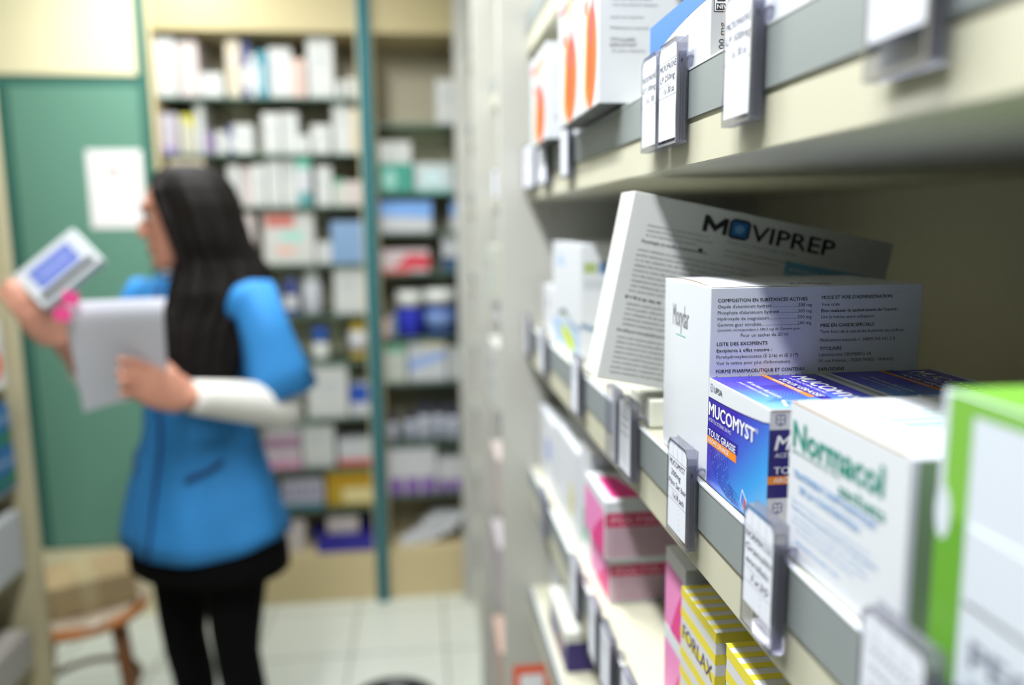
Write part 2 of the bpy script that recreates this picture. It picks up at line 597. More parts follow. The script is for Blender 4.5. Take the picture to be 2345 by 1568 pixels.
B1 = [
    (1.9, 'top', [(-0.894, -0.828, 2.095, 'w'), (-0.822, -0.757, 2.092, 'pw'), (-0.755, -0.718, 1.984, 'w'), (-0.714, -0.673, 1.98, 'w'), (-0.66, -0.612, 2.098, 'cr'), (-0.610, -0.582, 2.095, 'nv'), (-0.580, -0.558, 2.044, 'w'), (-0.556, -0.52, 2.059, 'tl'), (-0.518, -0.438, 2.075, 'w'), (-0.435, -0.386, 2.032, 'pk'), (-0.381, -0.290, 2.108, 'w'), (-0.286, -0.255, 1.963, 'w')]),
    (1.705, 'second', [(-0.893, -0.838, 1.842, 'li'), (-0.832, -0.783, 1.84, 'yg'), (-0.780, -0.752, 1.88, 'w'), (-0.748, -0.716, 1.78, 'pu'), (-0.71, -0.674, 1.783, 'w'), (-0.671, -0.651, 1.806, 'nv'), (-0.647, -0.579, 1.806, 'w'), (-0.548, -0.486, 1.847, 'w'), (-0.483, -0.425, 1.852, 'w'), (-0.421, -0.384, 1.769, 'w'), (-0.379, -0.31, 1.807, 'w'), (-0.302, -0.242, 1.883, 'w'), (-0.240, -0.208, 1.861, 'cr')]),
    (1.52, 'third', [(-0.874, -0.755, 1.69, 'cr'), (-0.678, -0.637, 1.665, 'w'), (-0.634, -0.592, 1.662, 'pw'), (-0.589, -0.546, 1.665, 'w'), (-0.542, -0.492, 1.683, 'w'), (-0.489, -0.438, 1.689, 'w'), (-0.433, -0.387, 1.69, 'tw'), (-0.37, -0.313, 1.661, 'w'), (-0.31, -0.271, 1.615, 'gw'), (-0.269, -0.208, 1.606, 'pw')]),
    (1.31, 'fourth', [(-0.663, -0.594, 1.492, 'pw'), (-0.566, -0.384, 1.496, 'rt'), (-0.38, -0.326, 1.387, 'w'), (-0.322, -0.208, 1.462, 'bl')]),
    (1.122, 'fifth', [(-0.499, -0.455, 1.254, 'nv'), (-0.321, -0.208, 1.295, 'w')]),
    (0.73, 'seventh', [(-0.435, -0.285, 0.925, 'w'), (-0.279, -0.208, 0.85, 'bw')]),
    (0.535, 'eighth', [(-0.602, -0.470, 0.687, 'pu2'), (-0.464, -0.345, 0.70, 'w'), (-0.333, -0.208, 0.633, 'wr')]),
    (0.375, 'ninth', [(-0.546, -0.392, 0.488, 'tb'), (-0.382, -0.208, 0.514, 'ye')]),
    (0.2, 'bottom', [(-0.538, -0.468, 0.324, 'pw')]),
]
B2 = [
    (1.81, 'top', [(0.072, 0.203, 1.967, 'w')]),
    (1.565, 'second', [(-0.140, -0.018, 1.67, 'gr'), (-0.013, 0.127, 1.671, 'tw2'), (0.13, 0.201, 1.663, 'gw2')]),
    (1.42, 'third', [(-0.140, 0.047, 1.532, 'bt'), (0.118, 0.199, 1.53, 'bt')]),
    (1.272, 'fourth', [(-0.141, 0.033, 1.356, 'rp'), (0.083, 0.197, 1.405, 'wd')]),
    (0.857, 'sixth', [(-0.143, -0.062, 1.0, 'gw'), (-0.055, 0.087, 1.005, 'bw2'), (0.093, 0.192, 0.985, 'w')]),
    (0.415, 'eighth', [(-0.143, 0.04, 0.593, 'wp'), (0.045, 0.188, 0.544, 'wp')]),
]
PALE = mat('pale_grey_print', (176, 178, 184), 0.6)


def stock_box(x0, x1, z0, z1, code, label, group, y=Y_B + 0.035, depth=0.11):
    wd, h = x1 - x0, z1 - z0
    rgb, nm = PAL[code]
    base = mat('stock_' + code, tuple(int(v_ * .88) for v_ in rgb), 0.5) if code not in ('nv', 'tw', 'bw', 'wr', 'wd', 'bt', 'gw2') else mat('stock_white', (196, 198, 200), .5)
    mb, L, F, T = carton(wd, depth, h, base, 0.001)
    c = lambda n, r: mat('print_' + n, r, 0.45)
    if code == 'nv':
        F.rect(0, h * 0.55, wd, h, c('navy', (48, 58, 120))); F.rect(0, 0, wd, h * 0.18, c('navy', (48, 58, 120)))
    elif code == 'tl':
        F.rect(0, h * 0.15, wd * 0.45, h * 0.7, c('ice', (196, 216, 222)))
    elif code == 'tw':
        F.rect(0, h * 0.78, wd, h, c('jade', (92, 176, 150))); F.rect(0, 0, wd, h * 0.28, c('jade2', (84, 150, 150)))
    elif code == 'gw':
        F.rect(0, h * 0.8, wd, h, c('jade3', (110, 170, 140)))
    elif code == 'yg':
        F.poly([(0, h), (wd, h), (wd, h * 0.6)], c('lime', (196, 190, 60)))
    elif code == 'rt':
        F.rect(wd * .05, h * 0.72, wd * .62, h * 0.97, c('brick', (196, 110, 100)))
        F.rect(wd * .35, h * 0.46, wd * .8, h * 0.62, c('mint', (150, 204, 190)))
        F.rect(wd * .25, h * 0.2, wd * .6, h * 0.33, c('salmon', (222, 170, 150)))
    elif code == 'bw':
        F.rect(0, h * 0.42, wd, h, c('royal', (40, 80, 170)))
    elif code == 'pu2':
        F.rect(0, h * 0.55, wd, h * 0.8, c('mauve', (150, 112, 136))); F.rect(0, 0, wd, h * 0.25, c('rose', (206, 150, 176)))
    elif code == 'wr':
        F.rect(0, 0, wd, h * 0.22, c('coral', (226, 110, 104)))
    elif code == 'tb':
        F.rect(0, 0, wd, h * 0.2, c('petrol', (60, 120, 140)))
        for k in range(5):
            F.rect(wd * (.08 + .18 * k), h * .35, wd * (.17 + .18 * k), h * .85, c('slate', (130, 126, 160)))
    elif code == 'ye':
        F.rect(wd * .35, h * 0.08, wd, h * 0.5, c('straw', (222, 208, 150))); F.rect(0, h * .62, wd, h * .8, c('mustard', (190, 140, 10)))
    elif code == 'gr':
        F.ellipse(wd * .3, h * .45, wd * .2, h * .35, c('mint', (150, 204, 190)))
    elif code == 'tw2':
        F.rect(0, 0, wd, h * .12, c('mint2', (110, 190, 180))); F.ellipse(wd * .5, h * .5, wd * .28, h * .2, c('mint3', (196, 228, 228)))
    elif code == 'gw2':
        F.rect(0, h * .72, wd, h, c('leaf', (80, 176, 140)))
    elif code == 'bt':
        F.poly([(0, h * .55), (wd, h * .45), (wd, h), (0, h)], c('sky', (120, 166, 226)))
    elif code == 'rp':
        F.poly([(wd * .25, h * .2), (wd, h * .15), (wd, h * .75), (wd * .55, h * .8)], c('red', (208, 60, 78)))
        F.rect(0, 0, wd * .6, h * .15, c('coral', (226, 110, 104)))
    elif code == 'wd':
        F.rect(0, 0, wd, h * .42, c('ink', (50, 82, 112)))
    elif code == 'bw2':
        F.poly([(0, h * .25), (wd, h * .6), (wd, h * .8), (0, h * .55)], c('peri', (150, 176, 226)))
        F.rect(wd * .4, h * .82, wd, h, c('cream', (232, 222, 196)))
    elif code == 'wp':
        for k in range(3):
            F.rect(wd * (.04 + .33 * k), 0, wd * (.3 + .33 * k), h * .36, c('violet', (122, 76, 160)))
    elif code == 'li':
        F.rect(0, 0, wd, h * .15, c('violet2', (160, 140, 190)))
    if code in ('w', 'pw', 'cr', 'pk', 'li'):
        F.rect(wd * .2, h * .62, wd * .8, h * .68, PALE)
        F.rect(wd * .25, h * .5, wd * .7, h * .53, PALE)
        F.rect(wd * .1, h * .08, wd * .9, h * .1, PALE)
    return mb.build('medicine_box', loc=((x0 + x1) / 2, y + depth / 2, z0), label=label, cat='box', group=group)


for bay, rows, bn in ((1, B1, 'wide back bay'), (2, B2, 'bay right of teal post')):
    for z, sn, items in rows:
        for i, (x0, x1, zt, code) in enumerate(items):
            h = zt - z
            size = 'tall' if h > 0.165 else ('low' if h < 0.09 else '')
            nm = PAL[code][1]
            pos = (ORD[i] + ' from left on') if len(items) > 1 else 'only carton on'
            lb = ('%s %s carton, %s %s shelf, %s' % (size, nm, pos, sn, bn)).strip()
            stock_box(x0, x1, z + 0.0005, zt, code, lb, 'boxes on the %s shelf of the %s' % (sn, bn),
                      y=Y_B + 0.03 + 0.012 * ((i * 7) % 3), depth=0.09 + 0.03 * ((i * 5) % 3))

stock_box(-0.140, -0.022, 1.6708, 1.748, 'w', 'white carton lying on top of the green carton, bay right of teal post', 'boxes on the second shelf of the bay right of teal post')
# bottles and tubs
BLUEC = mat('blue_cap', (48, 100, 190), 0.35)
NAVYC = mat('navy_cap', (52, 52, 86), 0.35)
TUBW = mat('white_lid', (226, 228, 222), 0.4)


def bottle(x, z, r, h, body, cap, label, group=None, neck=0.6, caph=0.25, band=None, y=Y_B + 0.1, name='medicine_bottle', lab=None):
    t = empty(name, (x, y, z + 0.0005), label=label, cat='bottle' if name != 'plastic_tub' else 'tub', group=group)
    mb = MB()
    hb = h * (1 - caph)
    mb.lathe([(r * .9, 0), (r, .006), (r, hb * .82), (r * .93, hb * .92), (r * neck, hb)], body)
    mb.build('body', t)
    mb = MB()
    mb.lathe([(r * neck * 1.08, hb), (r * neck * 1.1, h * .97), (r * neck * .9, h)], cap)
    mb.build('lid', t)
    if lab:
        mb = MB()
        mb.lathe([(r * 1.008, hb * .2), (r * 1.008, hb * .75)], lab)
        mb.build('label_wrap', t)
    return t


bottle(-0.232, 1.90, 0.022, 0.075, TUBW, TUBW, 'small round white pot at the right end of the top shelf, wide back bay', name='plastic_tub', neck=.95)
bottle(-0.408, 1.122, 0.038, 0.165, mat('grey_bottle', (206, 208, 214), .35), TUBW, 'rounded pale grey bottle on the fifth shelf beside the upper arm of the person', neck=.7)
bottle(-0.385, 0.945, 0.034, 0.12, TUBW, BLUEC, 'white bottle with domed blue cap on the sixth shelf near the sleeve of the person', caph=.45, neck=.85)
YEL = mat('yellow_plastic', (206, 178, 70), .4)
bottle(-0.245, 0.945, 0.035, 0.158, YEL, YEL, 'yellow bottle with white label on the sixth shelf left of the teal post', neck=.8, caph=.12, lab=mat('label_white', (222, 220, 226), .5))
BLT = mat('blue_tub', (52, 60, 190), .35)
BLT2 = mat('blue_tub_dark', (52, 84, 160), .35)
bottle(-0.045, 1.03, 0.048, 0.17, BLT, TUBW, 'vivid blue tub with white lid, left of the two blue tubs', 'blue tubs in the bay right of the teal post', neck=1.0, caph=.35, name='plastic_tub')
bottle(0.072, 1.03, 0.06, 0.175, BLT2, TUBW, 'broad dark blue tub with white lid, right of the two blue tubs', 'blue tubs in the bay right of the teal post', neck=1.0, caph=.32, name='plastic_tub', lab=mat('tub_label', (110, 136, 186), .5))
bottle(0.170, 1.03, 0.03, 0.16, BLT2, TUBW, 'slender blue bottle at the right end beyond the blue tubs', neck=.8, caph=.3)
stock_box(-0.143, -0.115, 1.0305, 1.10, 'pk', 'tiny pink box at the left end of the shelf with blue tubs', 'small boxes beside the blue tubs')
stock_box(-0.112, -0.097, 1.0305, 1.115, 'bl', 'tiny light blue box between pink box and the vivid blue tub', 'small boxes beside the blue tubs')
DGB = mat('grey_glass', (190, 194, 206), .25)
for i, (x, h, lb) in enumerate([(-0.12, .10, 'leftmost'), (-0.055, .105, 'second'), (0.0, .135, 'third'), (0.055, .13, 'fourth'), (0.11, .125, 'fifth'), (0.165, .12, 'rightmost')]):
    bottle(x, 0.623, 0.021 if i < 1 else .026, h, DGB, NAVYC,
           '%s pale bottle with dark navy cap on the seventh shelf right of the teal post' % lb,
           'navy capped bottles right of the teal post', caph=.3, neck=.6, y=Y_B + 0.07 + 0.02 * (i % 2))
# heap of white packets at the bottom of the right bay
PK = mat('packet_white', (238, 240, 242), .45)
for i in range(7):
    mb = MB()
    mb.box(-.066, .066, -.045, .045, 0, .012, PK, .003)
    f = Face(mb, (-.066, -.0451, 0), (1, 0, 0), (0, 0, 1), (0, -1, 0), .132, .012)
    f.rect(.01, .004, .08, .008, PALE)
    mb.build('packet', loc=(-0.045 + 0.03 * i * (1 if i < 4 else .75), Y_B + .09, 0.2015 + 0.0165 * i), rot=(0, radians(-3 + i * 1.0), radians((-1) ** i * 4)),
             label='white packet %s from bottom of the heap right of the teal post' % ORD[i], cat='packet',
             group='heap of white packets')

# blue bin with a white box inside
t = empty('storage_bin', (-0.315, Y_B + .085, 0.2005), label='open dark blue plastic bin on the lowest board of the wide back bay', cat='bin')
mb = MB()
BB = mat('blue_bin_plastic', (42, 34, 150), .35)
for x0, x1, y0, y1 in ((-.11, .11, -.075, -.071), (-.11, .11, .071, .075), (-.11, -.106, -.071, .071), (.106, .11, -.071, .071)):
    mb.box(x0, x1, y0, y1, 0, .075, BB, .001)
mb.box(-.106, .106, -.071, .071, 0, .004, BB)
mb.build('tub', t)
mb = MB()
mb.tube([(-.114, -.079, .075), (.114, -.079, .075), (.114, .079, .075), (-.114, .079, .075), (-.114, -.079, .075)], .004, BB, 8)
mb.build('rim', t)
stock_box(-0.385, -0.265, 0.206, 0.325, 'pw', 'white box standing inside the dark blue bin', None, y=Y_B + .03, depth=.09)

# ================================================================== LEFT SHELVING (only its far end shows)
LCREAM = mat('beige_cream_laminate', (180, 172, 140), .5)
t = empty('shelving_unit', (-1.207, 1.2, 0), label='cream shelving unit cut by the left edge of the photo', cat='shelving')
mb = MB(); mb.box(-.25, .28, .722, .752, 0, 2.3, LCREAM, .001); mb.build('side_panel', t)
mb = MB(); mb.box(-.25, .28, -.7, -.67, 0, 2.3, LCREAM, .001); mb.build('side_panel', t)
mb = MB(); mb.box(-.27, -.25, -.7, .752, 0, 2.3, LCREAM); mb.build('back_panel', t)
for z in (1.62, 1.36, 1.095, 0.86, 0.66, 0.42, 0.12):
    mb = MB(); mb.box(-.25, .25, -.67, .722, z - .02, z, LCREAM, .001); mb.build('shelf', t)


def left_box(y0, y1, z0, z1, base, label, fn=None, x1=-0.945, dx=.2):
    mb = MB()
    dy, dz = y1 - y0, z1 - z0
    mb.box(-dx / 2, dx / 2, -dy / 2, dy / 2, 0, dz, base, .001)
    Rf = Face(mb, (dx / 2, -dy / 2, 0), (0, 1, 0), (0, 0, 1), (1, 0, 0), dy, dz)
    Ff = Face(mb, (-dx / 2, -dy / 2, 0), (1, 0, 0), (0, 0, 1), (0, -1, 0), dx, dz)
    if fn: fn(Rf, Ff, dy, dz, dx)
    return mb.build('medicine_box', loc=(x1 - dx / 2, (y0 + y1) / 2, z0), label=label, cat='box')


def pr_or(R_, F_, dy, dz, dx):
    R_.ellipse(dy * .75, dz * .35, dy * .2, dz * .25, mat('red_orange', (214, 84, 30), .45))
    F_.ellipse(dx * .7, dz * .35, dx * .2, dz * .25, mat('red_orange'))
    R_.rect(0, dz * .6, dy, dz * .66, PALE)


def pr_bg(R_, F_, dy, dz, dx):
    R_.poly([(0, dz * .1), (dy, dz * .1), (dy, dz * .45), (0, dz * .25)], mat('deep_green_print', (24, 104, 78), .4))
    R_.rect(0, dz * .62, dy, dz * .78, mat('grey_blue_print', (100, 132, 160), .4))
    F_.poly([(0, dz * .1), (dx, dz * .1), (dx, dz * .45), (0, dz * .25)], mat('deep_green_print'))


DB = mat('deep_blue_carton', (20, 92, 140), .4)
left_box(1.72, 1.90, 1.0955, 1.245, GREYC, 'white box with orange-red blob, upper left behind the cream upright', pr_or)
left_box(1.74, 1.905, .8605, .955, DB, 'deep blue and green box, lower of the pair at the left edge', pr_bg)
left_box(1.73, 1.90, .9555, 1.055, DB, 'deep blue and green box, upper of the pair at the left edge', pr_bg)
left_box(1.70, 1.90, .6605, .80, mat('dull_grey_box', (168, 172, 172), .5), 'plain grey box below the blue pair at the left edge')
left_box(1.70, 1.89, .4205, .51, mat('dull_grey_bag', (160, 156, 150), .5), 'low grey box at the lower left corner beside the cream upright')

# ================================================================== TICKET HOLDERS
THK = 0.0078
TW_, THT = 0.043, 0.069


def ticket(yfar, ynear, shelf_z, lines, label, qty=None, card=True, dots=7, tall=1.0, fr=False, card_h=.062, dy=0, extra_lean=0):
    wd = yfar - ynear
    t = empty('ticket_holder', (XS - 0.0009, (yfar + ynear) / 2, shelf_z - 0.047),
              rot=(0, 0, 0), label=label, cat='ticket holder', group='clear ticket holders clipped to the grey strips')
    h = THT
    # local: x from -THK (front) to 0 (strip), y, z
    mb = MB()
    hw = wd / 2
    mb.box(-0.0012, -0.0002, -hw, hw, 0, h, HAZE if fr else CLEAR, .0003)            # back plate
    # chamfered front rim plate (thin frame)
    c = .005
    outl = [(-hw, 0), (hw, 0), (hw, h - c), (hw - c, h), (-hw + c, h), (-hw, h - c)]
    e = .0016
    inn = [(-hw + e, e), (hw - e, e), (hw - e, h - c - e * .3), (hw - c - e * .3, h - e), (-hw + c + e * .3, h - e), (-hw + e, h - c - e * .3)]
    vs = [(-THK, y, z) for y, z in outl] + [(-THK, y, z) for y, z in inn]
    n = 6
    mb.add(vs, [(i, (i + 1) % n, n + (i + 1) % n, n + i) for i in range(n)], CLEARD)
    vs = [(-THK, y, z) for y, z in outl] + [(-0.0012, y, z) for y, z in outl]
    mb.add(vs, [(i, (i + 1) % n, n + (i + 1) % n, n + i) for i in range(n)], CLEARD)
    mb.build('case', t)
    # near-side rail with its ribs
    mb = MB()
    mb.box(-THK + .0008, -.0014, -hw + .0006, -hw + .0014, .002, h - .010, CLEARD)
    for k in range(3):
        mb.box(-THK + .0018 + .0018 * k, -THK + .0022 + .0018 * k, -hw - .0006, -hw + .0018, .001, h - .012, CLEARD)
    mb.box(-THK + .0028, -THK + .0040, -hw - .0007, -hw - .0002, h - .0165, h - .0148, mat('clip_hole', (60, 58, 70), .5))
    mb.build('side_rail', t)
    # hook over the strip
    mb = MB()
    arc = []
    for k in range(9):
        a = pi * k / 8
        arc.append((.0030 - .0045 * cos(a), -hw + .002, .0500 + .006 * sin(a)))
    arc.append((.0075, -hw + .002, .0475))
    arc = [(-.0012, -hw + .002, .046)] + arc
    mb.tube(arc, .0011, CLEARD, 8)
    mb.build('hook', t)
    if card:
        mb = MB()
        cw, ch = wd - .0046, card_h
        z0 = h - .003 - ch
        x = -THK + .0006
        # card outline with clipped top-left corner
        cc = .003
        pts = [(.0, .0), (cw, 0), (cw, ch - cc * .2), (cw - cc * .2, ch), (cc, ch), (0, ch - cc * 1.3)]
        base = Face(mb, (x, hw - .0016, z0), (0, -1, 0), (0, 0, 1), (-1, 0, 0), cw, ch)
        base.poly(pts, WP, 0.0)
        mb.add([base.p(u, v, -.0004) for u, v in pts], [list(range(6))[::-1]], WP)
        ln = mat('card_rule', (96, 98, 112), .6)
        hz = ch - .0095
        base.line([(0, hz), (cw, hz)], .00022, ln, .0001)
        for k in (1, 2, 3):
            base.line([(cw * k / 4, hz), (cw * k / 4, ch - .0004)], .00018, ln, .0001)
        v = hz - .0058
        for s_ in lines:
            if s_.startswith('~'):            # writing too blurred to read: a wavy pen stroke
                base.line([(cw * (.12 + .7 * q_ / 24), v + .0014 + .0012 * sin(q_ * 1.9)) for q_ in range(25)], .0005, PEN, .00015)
                v -= .0072
                continue
            ww = min(cw * .94, max(cw * .5, len(s_) * .0040))
            base.text(s_, cw * .04 + (cw * .92 - ww) / 2 * (0.6), v, .0044, PEN, width=ww, bold=.0, shear=.15, lift=.00015, wob=.015)
            v -= .0072
        qz = v + .0045
        if qty:
            base.line([(0, qz), (cw * .62, qz)], .0002, ln, .0001)
            base.text(qty, cw * .3, qz - .0058, .0046, PEN, width=cw * .58, bold=.0, shear=.15, lift=.00015, wob=.015)
            base.line([(0, qz - .0078), (cw, qz - .0078)], .00022, ln, .0001)
            base.line([(cw * .24, qz), (cw * .24, qz - .0078)], .00018, ln, .0001)
            v = qz - .0078
        for k in range(dots):
            vv = v - .0034 - .0036 * k
            if vv > .002:
                base.rect(cw * .62, vv, cw * .62 + .0007, vv + .0006, PEN, .0001)
        mb.build('card', t)
    return t


ticket(.5335, .491, 1.278, ['MUCOMYST', '200mg', 'Pdre Sac buv'], 'clear ticket holder reading MUCOMYST 200mg under the indigo box', '1x18 sach')
ticket(.3985, .3595, 1.278, ['NORMACOL', 'Granulés', 'enrobés'], 'clear ticket holder with handwritten Granulés enrobés card under the teal-lettered carton', '1x30', dots=5, card_h=.053)
ticket(.2815, .2385, 1.278, ['~', '~', '~'], 'very blurred ticket holder nearest the viewer at the bottom of the strip')
ticket(.676, .634, 1.278, ['~', '~', '~'], 'clear ticket holder hanging below the low white carton, left of the tall white carton')
ticket(.727, .686, 1.278, [], 'empty clear ticket holder under the tilted box', card=False, fr=True)
ticket(.902, .862, 1.278, ['~', '~'], 'ticket holder with white card on the middle shelf under the wavy blue print carton')
ticket(1.155, 1.112, 1.278, ['~', '~'], 'ticket holder under the left part of the wavy blue print carton')
ticket(1.322, 1.28, 1.278, ['~', '~'], 'ticket holder at the far end of the middle shelf')
ticket(.6145, .5755, 1.549, ['MICROPAKINE', 'LP 100mg'], 'clear ticket holder reading LP 100mg, left of the touching pair on the upper shelf', '1x 30')
ticket(.5715, .529, 1.549, ['MICROPAKINE', 'LP 250mg'], 'sharp clear ticket holder reading LP 250mg on the upper shelf', '1x 30 sa')
ticket(.4475, .409, 1.549, ['MICROPAKINE', 'LP 500mg'], 'clear ticket holder reading LP 500mg before the upper white carton', '1x 30 sa')
ticket(.3015, .262, 1.549, [], 'large blurred ticket holder with blank card at the top right', None, dots=0, card_h=.052, fr=True)
ticket(.972, .925, 1.549, ['~', '~'], 'ticket holder just left of the overhanging orange-print boxes shadow')
ticket(1.165, 1.085, 1.549, ['~', '~'], 'wide hazy ticket holder below the farthest orange-print box', fr=True)
ticket(1.322, 1.21, 1.549, ['~', '~'], 'wide hazy ticket holder at the far left end of the upper shelf', fr=True)
ticket(.912, .868, 1.030, ['~', '~'], 'ticket holder on the lower shelf left of the stacked pink cartons')
ticket(.802, .765, 1.030, ['~', '~'], 'left ticket holder of the dark-bordered pair below the pink cartons')
ticket(.745, .70, 1.030, ['~', '~'], 'right ticket holder of the dark-bordered pair below the pink cartons')
ticket(.66, .62, 1.030, ['~', '~'], 'ticket holder on the lower shelf before the yellow striped cartons')
ticket(1.17, 1.12, 1.030, ['yd'], 'dark empty-looking ticket holder at the far end of the lower shelf', card=False, fr=True)
ticket(1.86, 1.76, 1.549, ['~', '~'], 'faint ticket holder on the upper shelf of the second unit')
ticket(1.86, 1.72, 1.278, ['~', '~'], 'faint ticket holder on the middle shelf of the second unit')
ticket(1.86, 1.75, 1.030, ['~', '~'], 'faint ticket holder on the lower shelf of the second unit')

# ================================================================== FOREGROUND CARTONS
SD = 1.2790     # middle shelf top (with strip lip)
SA = 1.5500
SHH = 1.0310
SI = 0.8110

# ---- indigo wave carton -----------------------------------------------------
MUC_F = ramp_mat('indigo_blue_gradient_front', [(0.0, (44, 20, 158)), (0.28, (58, 34, 178)), (0.5, (66, 96, 208)), (0.74, (62, 158, 232)), (1.0, (120, 190, 240))],
                 (0, -7.0, -8.2, 0.74))
MUC_T = ramp_mat('indigo_blue_gradient_top', [(0.0, (60, 40, 186)), (0.3, (78, 70, 204)), (0.6, (92, 160, 234)), (1.0, (170, 212, 246))],
                 (-3.5, -8.0, 0, 0.30))
MUC_S = mat('side_navy', (28, 18, 110), .42, coat=.15)
WHT = mat('print_white', (244, 246, 250), .4)
GRYB = mat('light_grey_band', (214, 214, 220), .45)
CYL = mat('wave_line', (24, 28, 140), .45)
CYL2 = mat('wave_dot', (110, 200, 250), .45)


def clover(F, u, v, r, m_, lw):
    for a in (45, 135, 225, 315):
        cx, cy = u + r * .62 * cos(radians(a)), v + r * .62 * sin(radians(a))
        pts = [(cx + r * .52 * cos(radians(t_)), cy + r * .52 * sin(radians(t_))) for t_ in range(a - 125, a + 126, 25)]
        F.line(pts, lw, m_, .0003)
    F.line([(u - r * .3, v), (u + r * .3, v)], lw * .6, m_, .0003)
    F.line([(u, v - r * .3), (u, v + r * .3)], lw * .6, m_, .0003)
    F.line([(u - r * .25, v - r * 1.35), (u, v - r * 1.1), (u + r * .25, v - r * 1.35)], lw * .9, m_, .0003)


def muco(loc, label, near=True):
    dx, dy, dz = .083, .098, .0755
    S = .934
    mb, L, F, T = carton(dx, dy, dz, W)
    top = dz
    # gradient field under a curved white cap
    n = 14
    curve = []
    for k in range(n + 1):
        u = dy * k / n
        curve.append((u, top - .0135 + .0045 * (k / n) + .0012 * sin(pi * k / n) * -1 + (.0008 if k == n else 0)))
    L.poly([(0, 0), (dy, 0)] + curve[::-1], MUC_F, .0001)
    L.line(curve, .0007, NAVY, .00016)
    L.text('MUCOMYST', .0026, top - .0260, .0094, mat('soft_shadow_print', (30, 24, 110), .5), width=.0765, bold=.03, lift=.00018)
    L.text('MUCOMYST', .0022, top - .0255, .0094, WHT, width=.0765, bold=.032, lift=.0003)
    L.text('®', .0800, top - .0185, .0030, WHT, lift=.0003)
    L.text('ACÉTYLCYSTÉINE 200 MG', .0022, top - .0300, .0026, mat('pale_lilac_print', (206, 206, 240), .5), width=.0400, bold=.005, lift=.0003)
    L.poly([(0, top - .0408), (.0535, top - .0408), (.0535, top - .0335), (0, top - .0335)], INDIGO, .0002)
    L.text('TOUX GRASSE', .0022, top - .0400, .0048, WHT, width=.0480, bold=.018, lift=.0003)
    L.poly([(0, top - .0462), (.0515, top - .0462), (.0515, top - .0408), (0, top - .0408)], ORANGE, .0002)
    L.text('ARÔME ORANGE', .0022, top - .0450, .0032, WHT, width=.0370, bold=.008, lift=.0003)
    for i in range(10):
        u0 = .008 + .0033 * i
        pts = []
        for k in range(14):
            s_ = k / 13
            pts.append((u0 + .030 * (s_ ** 3.2) * (1 - .03 * i), (top - .0470) * (1 - s_ * .93)))
        L.line(pts, .00042, CYL, .0002)
        for k in range(3):
            q = pts[(2 + i * 3 + k * 4) % 13]
            L.rect(q[0] - .0003, q[1], q[0] + .0003, q[1] + .0009, CYL2, .00025)
    for i in range(7):
        pts = [(.040 + .010 * k * .6, .0115 - .0013 * i - .0011 * k * k * .3 - i * .0003 * k) for k in range(9)]
        pts = [(a, max(b_, .0006)) for a, b_ in pts]
        L.line(pts, .0004, INDIGO, .00021)
    L.poly([(.0600, .0072), (.0700, .0010), (.0700, .0110), (.0630, .0165)], WHT, .0003)
    L.poly([(.0610, .0074), (.0692, .0022), (.0692, .0105), (.0634, .0152)], mat('tile_blue', (70, 130, 215), .4), .0004)
    L.poly([(.0655, .0048), (.0680, .0032), (.0688, .0100), (.0668, .0124)], mat('tile_orange', (214, 84, 60), .4), .0005)
    clover(L, .0058, top - .0058, .0026, INDIGO, .00035)
    L.text('UPSA', .0102, top - .0082, .0041, INK, width=.0150, bold=.004, lift=.0003)
    # side
    F.rect(0, .0222, dx, top - .0120, MUC_S, .0001)
    F.rect(0, 0, dx, .0222, GRYB, .0001)
    F.rect(0, top - .0120, dx, top - .0012, GRYB, .0001)
    clover(F, .0065, top - .0060, .0030, INDIGO, .00045)
    clover(F, .0065, .0165, .0030, INDIGO, .00045)
    F.text('MUCOMYST', .0035, top - .0240, .0088, WHT, width=.068, bold=.02, shear=.2, lift=.0003)
    F.text('ACÉTYLCYSTÉINE 200 MG', .0035, top - .0286, .0027, WHT, width=.045, shear=.2, lift=.0003)
    F.text('TOUX GRASSE', .0035, top - .0385, .0044, WHT, width=.046, bold=.008, lift=.0003)
    F.rect(0, top - .0448, dx, top - .0400, ORANGE, .0002)
    F.text('ARÔME ORANGE', .0035, top - .0438, .0031, WHT, width=.036, bold=.005, lift=.0003)
    # top
    T.rect(.0006, .0006, dy - .0006, dx - .006, MUC_T, .0001)
    T.text('18 sachets de poudre', .020, .0180, .0036, WHT, width=.050, bold=.005, shear=.2, lift=.0003)
    T.text('pour solution buvable', .020, .0125, .0028, WHT, width=.046, shear=.2, lift=.0003)
    for i in range(11):
        pts = []
        for k in range(14):
            s_ = k / 13
            pts.append((.032 + .048 * s_, .012 + .0022 * i + .016 * sin(pi * .9 * (1 - s_)) - .006 * s_))
        T.line(pts, .00036, CYL, .0002)
    T.rect(.0, .0375, .070, .0415, ORANGE, .00025)
    T.text('ARÔME ORANGE', .014, .0383, .0026, WHT, width=.042, lift=.0004)
    T.rect(.0, .0415, .080, .0495, INDIGO, .00025)
    T.text('TOUX GRASSE', .014, .0432, .0048, WHT, width=.056, bold=.012, shear=.1, lift=.0004)
    T.text('ACÉTYLCYSTÉINE 200 MG', .012, .0515, .0026, WHT, width=.050, lift=.0004)
    T.text('MUCOMYST', .008, .0560, .0115, WHT, width=.084, bold=.022, lift=.0004)
    T.poly([(.078, .016), (.092, .012), (.095, .024), (.081, .028)], WHT, .0005)
    T.poly([(.0795, .0172), (.0910, .0138), (.0935, .0232), (.0820, .0264)], mat('tile_blue'), .0006)
    mb.v = [tuple(c_ * S for c_ in v_) for v_ in mb.v]
    dx, dy, dz = dx * S, dy * S, dz * S
    o = mb.build('medicine_box', loc=(loc[0] + dx / 2, loc[1] + dy / 2, loc[2]), label=label, cat='box', group='indigo wave-print cartons')
    # curved top flap edge showing raw board
    mb = MB()
